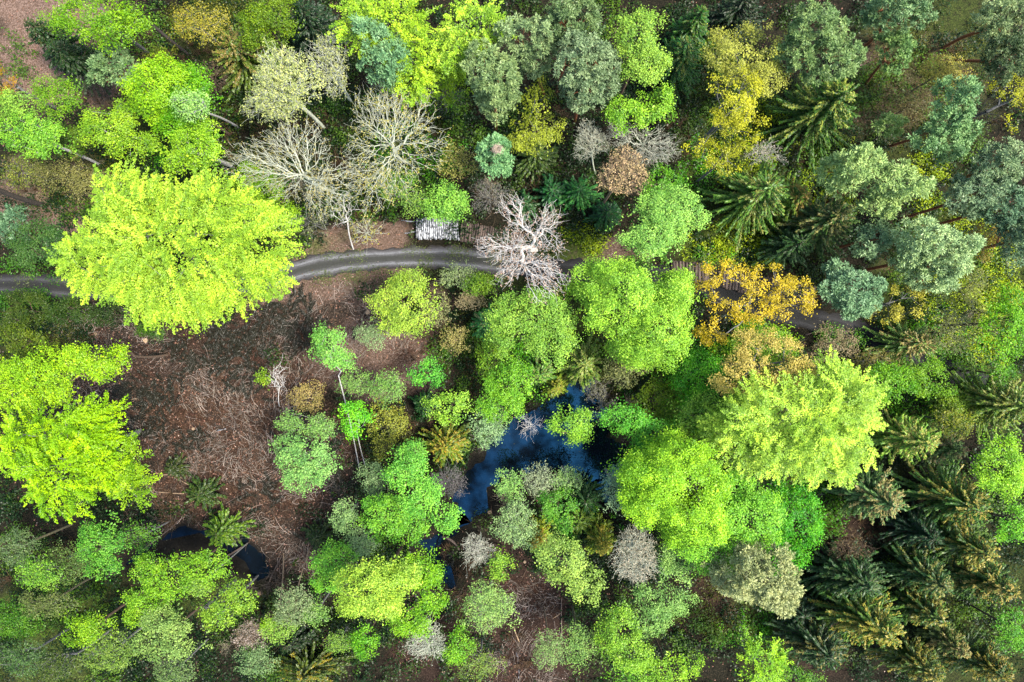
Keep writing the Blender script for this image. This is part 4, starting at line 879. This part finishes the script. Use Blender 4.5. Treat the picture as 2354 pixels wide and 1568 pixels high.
# lower right
tree("spruce", (2318,930,104,92), 20, (110,124,54), "long armed star shaped spruce cut by the right edge", tip=(180,176,84), tipf=.7)
tree("spruce", (2106,1012,84,66), 19, (130,154,66), "yellow green star shaped spruce right of the huge glowing lime crown", tip=(216,204,100), tipf=1)
tree("spruce", (2185,1032,48,46), 15, (104,118,74), "grey tan spruce behind the yellow green star shaped one", tip=(196,170,110), tipf=.7)
tree("sparse", (2205,970,50,40), 9, (170,176,40), "yellow olive thin tree between two star shaped spruces")
tree("broadleaf", [(2305,1068,58,58),(2335,1110,34,32)], 15, (150,236,44), "bright lime crown cut by the right edge below the long armed spruce", dens=1.2)
tree("broadleaf", [(2335,1200,36,42)], 12, (110,214,34), "green crown at the right edge below the bright lime one")
tree("spruce", (2025,1150,80,66), 18, (88,112,78), "grey green spruce with pinkish tan tips on dark soil", tip=(214,186,120), tipf=.9)
tree("spruce", (2218,1160,92,84), 19, (76,106,50), "star shaped spruce with golden right side at the lower right", tip=(206,180,80), tipf=.9)
tree("spruce", (2238,1262,74,62), 18, (80,100,46), "golden spruce directly under the star shaped one at the lower right", tip=(220,190,90), tipf=.9)
tree("spruce", (2130,1230,62,56), 13, (30,64,42), "very dark spruce behind the golden ones at the lower right")
tree("bare", (1958,1258,52,40), 7, (130,110,70), "brown leafless bush on dark soil among the spruces", wc="brown", nn=360, rt=.05)
tree("spruce", (1975,1335,92,72), 17, (50,80,48), "broad dark green spruce above the largest golden tipped one", tip=(110,130,70), tipf=.4)
tree("spruce", (2012,1440,106,80), 20, (84,108,44), "largest golden tipped spruce near the bottom right", tip=(214,188,74), tipf=1)
tree("spruce", (2145,1335,70,58), 17, (58,88,50), "dark spruce with olive tips right of the broad dark green one", tip=(176,166,90), tipf=.6)
tree("spruce", (2140,1412,54,46), 15, (72,98,44), "small golden green spruce right of the largest golden tipped one", tip=(200,176,76), tipf=.9)
tree("spruce", (2290,1345,66,66), 18, (70,96,40), "spruce with tan pink tips at the right edge near the bottom", tip=(216,180,90), tipf=.9)
tree("spruce", (2195,1485,42,42), 14, (96,104,60), "small tan tipped spruce above the bottom right edge", tip=(210,180,110), tipf=.9)
tree("spruce", (1893,1495,86,66), 16, (44,70,42), "dark spruce with olive arms at the bottom edge", tip=(170,150,80), tipf=.5)
tree("spruce", (2124,1535,70,46), 16, (78,92,40), "golden olive spruce cut by the bottom edge", tip=(196,170,70), tipf=.8)
tree("spruce", (2275,1535,76,48), 17, (66,86,40), "dark golden spruce in the bottom right corner", tip=(190,160,60), tipf=.8)
tree("spruce", (1840,1410,50,46), 9, (30,60,40), "very dark low conifer right below the broad sage grey pine")
tree("broadleaf", [(2335,1450,34,50)], 10, (88,186,34), "green crown at the right edge just above the corner spruce")
tree("broadleaf", [(1830,1560,60,20)], 8, (90,170,30), "low green bush at the bottom edge left of the dark spruce")

# ------------------------------------------------------------------ undergrowth
OPEN = [(430,900,340,210),(560,1050,250,190),(760,760,160,130),(620,1230,130,90),(900,850,110,110),(300,830,130,80),(120,90,130,120),(640,690,110,60),(1200,1440,120,150),(1390,585,110,36),(860,560,130,60),(230,190,70,60),(2090,210,90,80),(1640,1360,60,50),(1950,1220,60,60),(1120,1230,60,40),(980,1010,60,60)]
undergrowth("deep shaded green bushes filling the gaps between the trees", (30,66,16), [(1176,784,1400,950)], 17, 1.9, leaf=.27, avoid=OPEN, road=2.2, per=.42, seed=71, thr=-.25)  # shade of the gaps is put into this dark leaf colour
undergrowth("shaded olive green bushes filling the gaps between the trees", (64,96,18), [(1176,784,1400,950)], 17, 1.6, leaf=.25, avoid=OPEN, road=2.2, per=.3, seed=91, thr=.1)  # olive darkened in its colour to deepen the shade of the gaps
undergrowth("thin grass on the middle ridge and verges of the track", (110,130,60), [(1040,596,90,10),(1040,572,120,7),(800,585,70,6),(760,640,90,7),(900,628,90,7),(1000,628,80,8),(330,640,200,8),(60,640,90,8)], 16, .3, leaf=.13, road=-1, per=2.5, name="track_grass")
undergrowth("leafy bushes overhanging the dark ends of the track", (90,150,22), [(60,690,120,24),(60,620,120,20),(1500,600,60,20),(1420,650,60,20),(1900,780,100,26),(2080,850,120,40),(2250,930,120,50),(2200,830,120,40),(2000,750,60,20)], 22, 2.0, leaf=.22, road=.7, per=.8)
undergrowth("yellow green low cover on the shaded slope at the right and along the track", (176,206,18), [(2215,680,90,190),(2150,830,150,60),(1690,560,110,55),(1320,560,62,42),(1720,320,90,110),(2130,420,50,80),(1905,440,60,120),(1300,650,60,30),(2290,650,60,80),(2330,900,40,60),(1760,520,80,50)], 26, 1.3, per=1.1)
undergrowth("saturated deep green low cover under the crowns", (100,186,18), [(1540,890,120,110),(1200,830,120,130),(1830,1150,90,160),(1640,880,90,100),(1990,940,120,80),(2200,830,120,120),(1600,590,90,30),(640,460,70,60),(960,350,110,140),(1330,1180,90,70),(1740,1440,80,80),(1600,400,70,70),(430,330,90,60),(1760,740,80,40)], 24, 1.6)
undergrowth("dull olive low cover between the trunks", (100,110,30), [(2130,230,160,110),(2120,110,130,60),(1660,1400,80,60),(1440,870,100,80),(560,60,140,70),(880,990,70,80),(180,380,140,80),(100,800,90,50),(1000,720,70,60),(2020,870,120,50),(1640,130,60,90),(2230,500,60,60),(560,330,50,120),(1010,330,60,90),(440,30,120,60)], 17, 1.0)
undergrowth("dark green shaded low cover in the deep wood", (25,56,18), [(150,730,170,50),(120,1420,190,130),(700,470,130,90),(330,1480,150,80),(2150,1280,220,240),(2000,1050,140,60),(1270,430,130,90),(860,330,160,130),(1350,1160,70,60),(420,1200,180,40),(1560,180,70,150),(2300,480,80,80),(640,1540,150,60),(1100,1500,60,60),(1850,1380,80,60),(1380,1330,60,60),(660,180,120,120),(480,420,120,60),(1150,260,60,120),(1830,360,90,90),(900,1420,150,60),(690,1500,120,60)], 22, 1.3)  # the deep wood's shade is painted in as a very dark green

undergrowth("tall olive green bushes crowding under the trees", (92,136,26), [(60,150,60,60),(330,90,110,60),(600,150,60,60),(780,260,60,60),(820,470,110,60),(1020,290,70,90),(1160,300,60,60),(1400,60,40,70),(1640,200,60,110),(1800,250,50,60),(1990,200,80,70),(2120,200,60,90),(2230,370,50,60),(1900,380,70,60),(2100,500,60,50),(2080,640,50,60),(2240,620,50,50),(1060,820,60,90),(1420,800,70,50),(1500,960,70,50),(1100,1010,40,40),(1300,1230,80,60),(1380,1380,60,60),(1560,1440,70,50),(1680,1430,60,50),(1900,1150,40,80),(70,960,60,40),(60,1260,70,60),(170,1380,80,60),(300,1400,60,50),(300,1540,100,40),(560,1400,50,50),(640,1500,70,50),(800,1500,60,40),(900,1260,80,50),(1040,1450,60,50),(2250,1430,80,60),(2080,1300,60,60),(2290,1130,70,60),(2160,1100,60,40),(490,300,60,60),(180,470,80,40)], 24, 2.4, leaf=.24)
thicket("brown leafless twiggy scrub between the trees", (126,104,80), [(420,110,120,80),(560,260,60,130),(720,340,120,120),(860,500,60,60),(1000,250,60,70),(1180,430,80,50),(1560,330,60,60),(1260,240,50,60),(2120,260,110,110),(2080,130,120,80),(2260,320,50,80),(1790,340,60,50),(1010,740,80,90),(1080,880,60,50),(1430,860,80,60),(1030,1260,70,60),(1110,1330,70,70),(1620,1370,90,60),(1960,1240,90,60),(2020,800,140,50),(160,430,130,60),(240,210,60,50),(100,1290,120,80),(440,1170,90,40),(620,1430,80,60),(980,1420,60,60),(1200,1500,50,50),(950,960,60,60),(700,1500,120,40)], .22)
thicket("dark bare twigs hanging over the pond banks", (120,110,100), [(1110,1040,50,50),(1180,960,50,30),(1390,930,50,60),(1430,1060,30,70),(1240,1090,120,26),(1370,1120,40,50),(1080,1215,50,40),(470,1210,110,40),(560,1330,100,40),(340,1300,90,40)], .5)
thicket("pale grey twiggy scrub at the wood's edge", (176,168,140), [(650,470,110,60),(820,540,60,30),(1100,680,50,50),(1000,640,60,30),(1900,800,70,40),(2200,770,90,60),(1400,920,60,40),(1210,1140,110,40),(1050,1130,60,40),(560,1470,60,50),(1480,350,90,50),(200,400,90,60),(1120,460,60,40)], .2)

# ------------------------------------------------------------------ logs
ORD = ["first","second","third","fourth","fifth","sixth","seventh","eighth","ninth","tenth","eleventh","twelfth","thirteenth","fourteenth","fifteenth","sixteenth","seventeenth","eighteenth","nineteenth","twentieth","twenty first","twenty second","twenty third","twenty fourth","twenty fifth","twenty sixth","twenty seventh","twenty eighth","twenty ninth","thirtieth"]
def log_material(name, kind):
    m, n, l, out = new_mat(name); tc = n.new("ShaderNodeTexCoord"); mp = n.new("ShaderNodeMapping")
    mp.inputs["Scale"].default_value = (3.2, 1.5, 3.2) if kind == "birch" else (9, .8, 9); l.new(tc.outputs["Object"], mp.inputs[0])
    oi = n.new("ShaderNodeObjectInfo"); ad = n.new("ShaderNodeVectorMath"); ad.operation = 'ADD'; l.new(mp.outputs[0], ad.inputs[0]); l.new(oi.outputs["Random"], ad.inputs[1])
    sc = n.new("ShaderNodeVectorMath"); sc.operation = 'SCALE'; sc.inputs[3].default_value = 50; l.new(oi.outputs["Random"], sc.inputs[0]); l.new(sc.outputs[0], ad.inputs[1])
    nz = n.new("ShaderNodeTexNoise"); nz.inputs["Scale"].default_value = 1.6; nz.inputs["Detail"].default_value = 5; nz.inputs["Roughness"].default_value = .75; l.new(ad.outputs[0], nz.inputs["Vector"])
    r = n.new("ShaderNodeValToRGB"); el = r.color_ramp.elements
    if kind == "birch": st = [(.38, (.03, .03, .035)), (.47, (.13, .135, .145)), (.56, (.5, .51, .54)), (.8, (.66, .68, .7))]
    elif kind == "bark": st = [(.35, (.035, .022, .016)), (.5, (.09, .062, .048)), (.62, (.19, .14, .11)), (.78, (.34, .27, .22))]
    else: st = [(.35, (.2, .13, .07)), (.5, (.3, .2, .12)), (.62, (.38, .28, .18)), (.78, (.44, .34, .24))]
    el[0].position, el[0].color = st[0][0], (*st[0][1], 1); el[1].position, el[1].color = st[-1][0], (*st[-1][1], 1)
    for p_, c_ in st[1:-1]:
        e = el.new(p_); e.color = (*c_, 1)
    l.new(nz.outputs["Fac"], r.inputs[0]); hs = n.new("ShaderNodeHueSaturation"); mv = n.new("ShaderNodeMapRange"); mv.inputs[3].default_value = .55; mv.inputs[4].default_value = 1.15
    l.new(oi.outputs["Random"], mv.inputs[0]); l.new(mv.outputs[0], hs.inputs["Value"]); l.new(r.outputs[0], hs.inputs["Color"])
    p = n.new("ShaderNodeBsdfPrincipled"); p.inputs["Roughness"].default_value = .8; l.new(hs.outputs[0], p.inputs["Base Color"])
    bp = n.new("ShaderNodeBump"); bp.inputs["Strength"].default_value = .6; bp.inputs["Distance"].default_value = .03; l.new(nz.outputs["Fac"], bp.inputs["Height"]); l.new(bp.outputs[0], p.inputs["Normal"]); l.new(p.outputs[0], out.inputs[0])
    return m
BIRCH, LOGBARK, CUT = log_material("birch_bark", "birch"), log_material("log_bark", "bark"), log_material("sawn_wood", "cut")
def log_mesh(name, L, r, mat, bend=0.03):
    """a log along Y, slightly bent and tapered, with sawn ends"""
    k, seg = 10, 5; V = []; F = []; mi = []; b1, b2 = rng.normal(0, bend, 2); wob = rng.uniform(.92, 1.08, (seg + 1, k))
    for i in range(seg + 1):
        t = i / seg; y = (t - .5) * L; cx = b1 * math.sin(t * math.pi); cz = b2 * .5 * math.sin(t * math.pi); rr = r * (1.08 - .16 * t)
        for j in range(k):
            a = j * 2 * math.pi / k; V.append((cx + rr * wob[i, j] * math.cos(a), y, cz + rr * wob[i, j] * math.sin(a)))
    for i in range(seg):
        for j in range(k): F.append((i * k + j, i * k + (j + 1) % k, (i + 1) * k + (j + 1) % k, (i + 1) * k + j)); mi.append(0)
    me = bpy.data.meshes.new(name); caps = [list(range(k))[::-1] if False else list(range(k)), [seg * k + j for j in range(k)][::-1]]
    me.from_pydata(V, [], [f[::-1] for f in F] + caps); me.materials.append(mat); me.materials.append(CUT)
    for q, pl in enumerate(me.polygons): pl.material_index = 0 if q < len(F) else 1; pl.use_smooth = q < len(F)
    return me
def put_log(me_name, me, x, y, z, rz, label, group, sx=1.0):
    o = bpy.data.objects.new(me_name, me); COL.objects.link(o); o.location = (x, y, z); o.rotation_euler = (0, rng.uniform(0, .02), rz); o.scale = (sx, 1, sx)
    return tag(o, label, "log", group)
def stack(x0, x1, Y0f, ang_f, n, mat, kindlabel, pile, group, L, low_label, hgt=3, tip_end="left"):
    """logs side by side from picture x0 to x1; hgt layers"""
    xs = np.linspace(x0, x1, n)
    for lay in range(hgt):
        for i in range(n - (lay % 2)):
            X = xs[i] + (lay % 2) * (x1 - x0) / (n - 1) * .5; r = (x1 - x0) / (n - 1) * S * .5 * rng.uniform(.8, 1.02)
            z = .14 + lay * .235 + r * .05; Y = Y0f(X) + rng.normal(0, 1.2)
            wx, wy = wp(X, Y, z)
            lab = low_label if lay < hgt - 1 else f"{kindlabel}, {ORD[i]} from the {tip_end} end of {pile}"
            put_log("log", log_mesh("log", L * rng.uniform(.9, 1.05), r, mat), wx, wy, z + float(ground_z(np.array([wx]), np.array([wy]))[0]), ang_f(X) + rng.normal(0, .035 if lay == hgt - 1 else .01), lab, group)
stack(958, 1052, lambda X: 526, lambda X: .03, 22, BIRCH, "white birch log", "the white pile", "white birch logs", 2.75, "white birch log in the lower layers of the pile")
stack(1060, 1205, lambda X: 532 + (X - 1060) * .2, lambda X: -.12 - (X - 1060) * .0008, 30, LOGBARK, "brown barked log", "the brown pile", "brown barked logs", 2.6, "brown barked log in the lower layers of the pile")
stack(1545, 1625, lambda X: 622 + (X - 1545) * .05, lambda X: .02, 12, LOGBARK, "dark log", "the pile above the bright green crown", "dark logs along the track", 2.6, "dark log in the lower layer of the track side pile", hgt=2)
stack(1660, 1870, lambda X: 640 + (X - 1660) * .2, lambda X: -.12, 30, LOGBARK, "weathered log", "the pile seen through the golden maple", "weathered logs under the golden maple", 2.6, "weathered log in the lower layer under the golden maple", hgt=2)
def loose(name, x0, y0, x1, y1, r, mat, label, cat="log", z=None, group=None):
    a = np.array(wp(x0, y0)); b = np.array(wp(x1, y1)); c = (a + b) / 2; d = b - a; L = float(np.linalg.norm(d))
    gz = max(float(ground_z(np.array([c[0]]), np.array([c[1]]))[0]), WATER_Z) + r * .8 + (z or 0)
    o = bpy.data.objects.new(name, log_mesh(name, L, r, mat, bend=.04 * L)); COL.objects.link(o); o.location = (c[0], c[1], gz); o.rotation_euler = (0, 0, math.atan2(d[1], d[0]) - math.pi / 2)
    return tag(o, label, cat, group)
DEADW = log_material("dead_wood", "bark")
loose("fallen_log", 922, 507, 957, 510, .07, BIRCH, "thin white pole sticking out left of the birch pile, upper of two")
loose("fallen_log", 930, 537, 957, 532, .07, BIRCH, "thin white pole sticking out left of the birch pile, lower of two")
loose("fallen_log", 1568, 613, 1596, 618, .1, CUT, "pale peeled log lying across the dark pile above the green crown")
loose("fallen_log", 1650, 625, 1700, 630, .1, CUT, "pale peeled log lying across the pile at the left of the golden maple")
loose("fallen_log", 362, 1130, 424, 1134, .06, CUT, "thin pale pole on the brown soil above the small left hand pond")
loose("fallen_log", 370, 1092, 420, 1099, .06, CUT, "thin pale pole near the little dark conifer")
loose("fallen_log", 418, 1104, 442, 1116, .06, CUT, "short pale pole right of the little dark conifer")
loose("fallen_log", 622, 1120, 706, 1149, .07, DEADW, "long thin branchless stem on the brown clearing left of centre")
loose("fallen_log", 158, 930, 194, 927, .06, CUT, "short pale pole right of the yellow green spreading crown")
loose("fallen_log", 237, 930, 320, 934, .06, CUT, "long pale pole left of the dark brash in the clearing")
loose("fallen_log", 302, 918, 317, 916, .1, CUT, "short thick pale stick in the middle left of the clearing")
loose("fallen_log", 500, 990, 520, 985, .09, BIRCH, "white broken branch in the reddish part of the clearing")
loose("fallen_log", 500, 1200, 572, 1166, .08, DEADW, "grey stem lying above the olive conifer at the left hand pond")
loose("fallen_log", 505, 1167, 562, 1133, .05, DEADW, "thin stem lying above the olive conifer, upper of two")
loose("fallen_log", 880, 1010, 892, 1150, .05, DEADW, "thin grey stem lying between the yellow olive and grey green trees")
loose("fallen_log", 612, 1352, 648, 1276, .09, DEADW, "grey stem fallen across the right end of the left hand pond")
loose("fallen_log", 455, 1318, 565, 1252, .13, DEADW, "thick grey stem fallen over the small left hand pond")
loose("fallen_log", 280, 1212, 372, 1190, .1, DEADW, "grey stem slanting down to the left hand pond from the clearing")
loose("fallen_log", 330, 1262, 425, 1185, .08, DEADW, "long grey stem slanting across the dark left hand pond")
MOSSL = None
loose("fallen_log", 1016, 1233, 1056, 1264, .16, LOGBARK, "mossy fallen trunk across the narrow arm of the pond")
loose("fallen_log", 1012, 1425, 1044, 1380, .06, CUT, "thin pale stem leaning right of the deeper green crown at the bottom")
loose("fallen_log", 1180, 1440, 1193, 1475, .08, CUT, "broken pale stem standing in the dark bottom clearing")
loose("fallen_log", 1186, 1500, 1192, 1560, .07, BIRCH, "thin white stem lying near the bottom edge in the dark clearing")
loose("fallen_log", 1270, 1420, 1288, 1408, .06, CUT, "short pale stick right of the long thin trunk near the bottom")
loose("fallen_log", 1290, 1375, 1292, 1480, .07, DEADW, "long brown stem lying in the dark bottom clearing")
loose("fallen_log", 2035, 335, 2000, 352, .16, LOGBARK, "short fallen log beside the orange trunk of the teal pine")
loose("fallen_log", 1850, 770, 1960, 765, .1, DEADW, "grey stem lying beside the dark end of the track")
loose("fallen_log", 720, 650, 800, 672, .05, DEADW, "thin curved stem on the litter just below the pale track")
loose("fallen_log", 745, 700, 700, 712, .05, DEADW, "short dead stem on the dark litter below the pale track")
# stumps
def stump(X, Y, r, label):
    x, y = wp(X, Y); z = float(ground_z(np.array([x]), np.array([y]))[0]); k = 14; V = []; w = rng.uniform(.88, 1.12, k)
    for zz, q in ((-.1, 1.35), (.08, 1.1), (.28, 1.0)):
        for j in range(k): a = j * 2 * math.pi / k; V.append((r * q * w[j] * math.cos(a), r * q * w[j] * math.sin(a), zz))
    root = thing("tree_stump", label, "stump", (x, y, z), "sawn tree stumps")
    F = [(i * k + j, i * k + (j + 1) % k, (i + 1) * k + (j + 1) % k, (i + 1) * k + j) for i in range(2) for j in range(k)]
    mesh("bark", V, F, LOGBARK, root)
    me = bpy.data.meshes.new("cut_face"); me.from_pydata([(v[0] * .97, v[1] * .97, .283) for v in V[2 * k:]], [], [list(range(k))]); me.materials.append(CUT)
    o = bpy.data.objects.new("cut_face", me); COL.objects.link(o); o.parent = root
for a in [(337,783,.3,"pale sawn stump under the lower edge of the huge beech"),(1125,1178,.28,"round orange stump on the pond's south west shore"),(849,662,.35,"pale stump beside the yellow green round tree, upper one"),(846,718,.3,"pale stump left of the yellow green round tree, lower one"),(446,985,.22,"small pale stump in the reddish part of the clearing"),(598,1362,.28,"pale stump left of the sage grey thin tree"),(1020,1543,.25,"pale stump at the bottom edge left of centre") ,(1092,1290,.2,"small stump below the pale grey leafless tree"),(1206,1290,.2,"small stump at the top of the dark bottom clearing"),(792,1158,.25,"pale stump above the pale green young tree"),(222,768,.25,"pale stump right of the olive yellow bush")]: stump(*a)

# stick nest on the small pine
def nest():
    x, y = wp(1142, 343, 15.2); n = 130; a = rng.uniform(0, 6.28, n); r = rng.normal(.33, .08, n); th = a + 1.57 + rng.normal(0, .35, n); L = rng.uniform(.25, .6, n)
    c = np.stack([r * np.cos(a), r * np.sin(a), rng.uniform(0, .3, n)], 1); u = np.stack([np.cos(th), np.sin(th), rng.normal(0, .12, n)], 1) * L[:, None] / 2
    c2 = np.stack([rng.normal(0, .25, 60), rng.normal(0, .25, 60), rng.uniform(-.05, .06, 60)], 1); th = rng.uniform(0, 6.28, 60); u2 = np.stack([np.cos(th), np.sin(th), np.zeros(60)], 1) * .3
    c = np.vstack([c, c2]); u = np.vstack([u, u2]); V, F = tubes(c - u, c + u, np.full(len(c), .022), np.full(len(c), .014), 4)
    o = mesh("stick_nest", V, F, BARK, color=(.3, .24, .18)); o.location = (x, y, 15.1); tag(o, "round stick nest of a large bird on the small pale pine", "nest")
nest()

# the fallen-looking white barked snag over the track: a big bare tree with peach buds
tree("bare", [(1215,560,95,78),(1180,480,38,42,2),(1265,500,34,34,2),(1255,640,60,60,1),(1130,570,45,35,2),(1170,620,45,45,2)], 19, (226,190,160), "large bleached white bare tree standing over the log pile and track", base=(1232,575), wc="white", nn=1200, rt=.28, tipf=.9, size=.9, zfork=9)
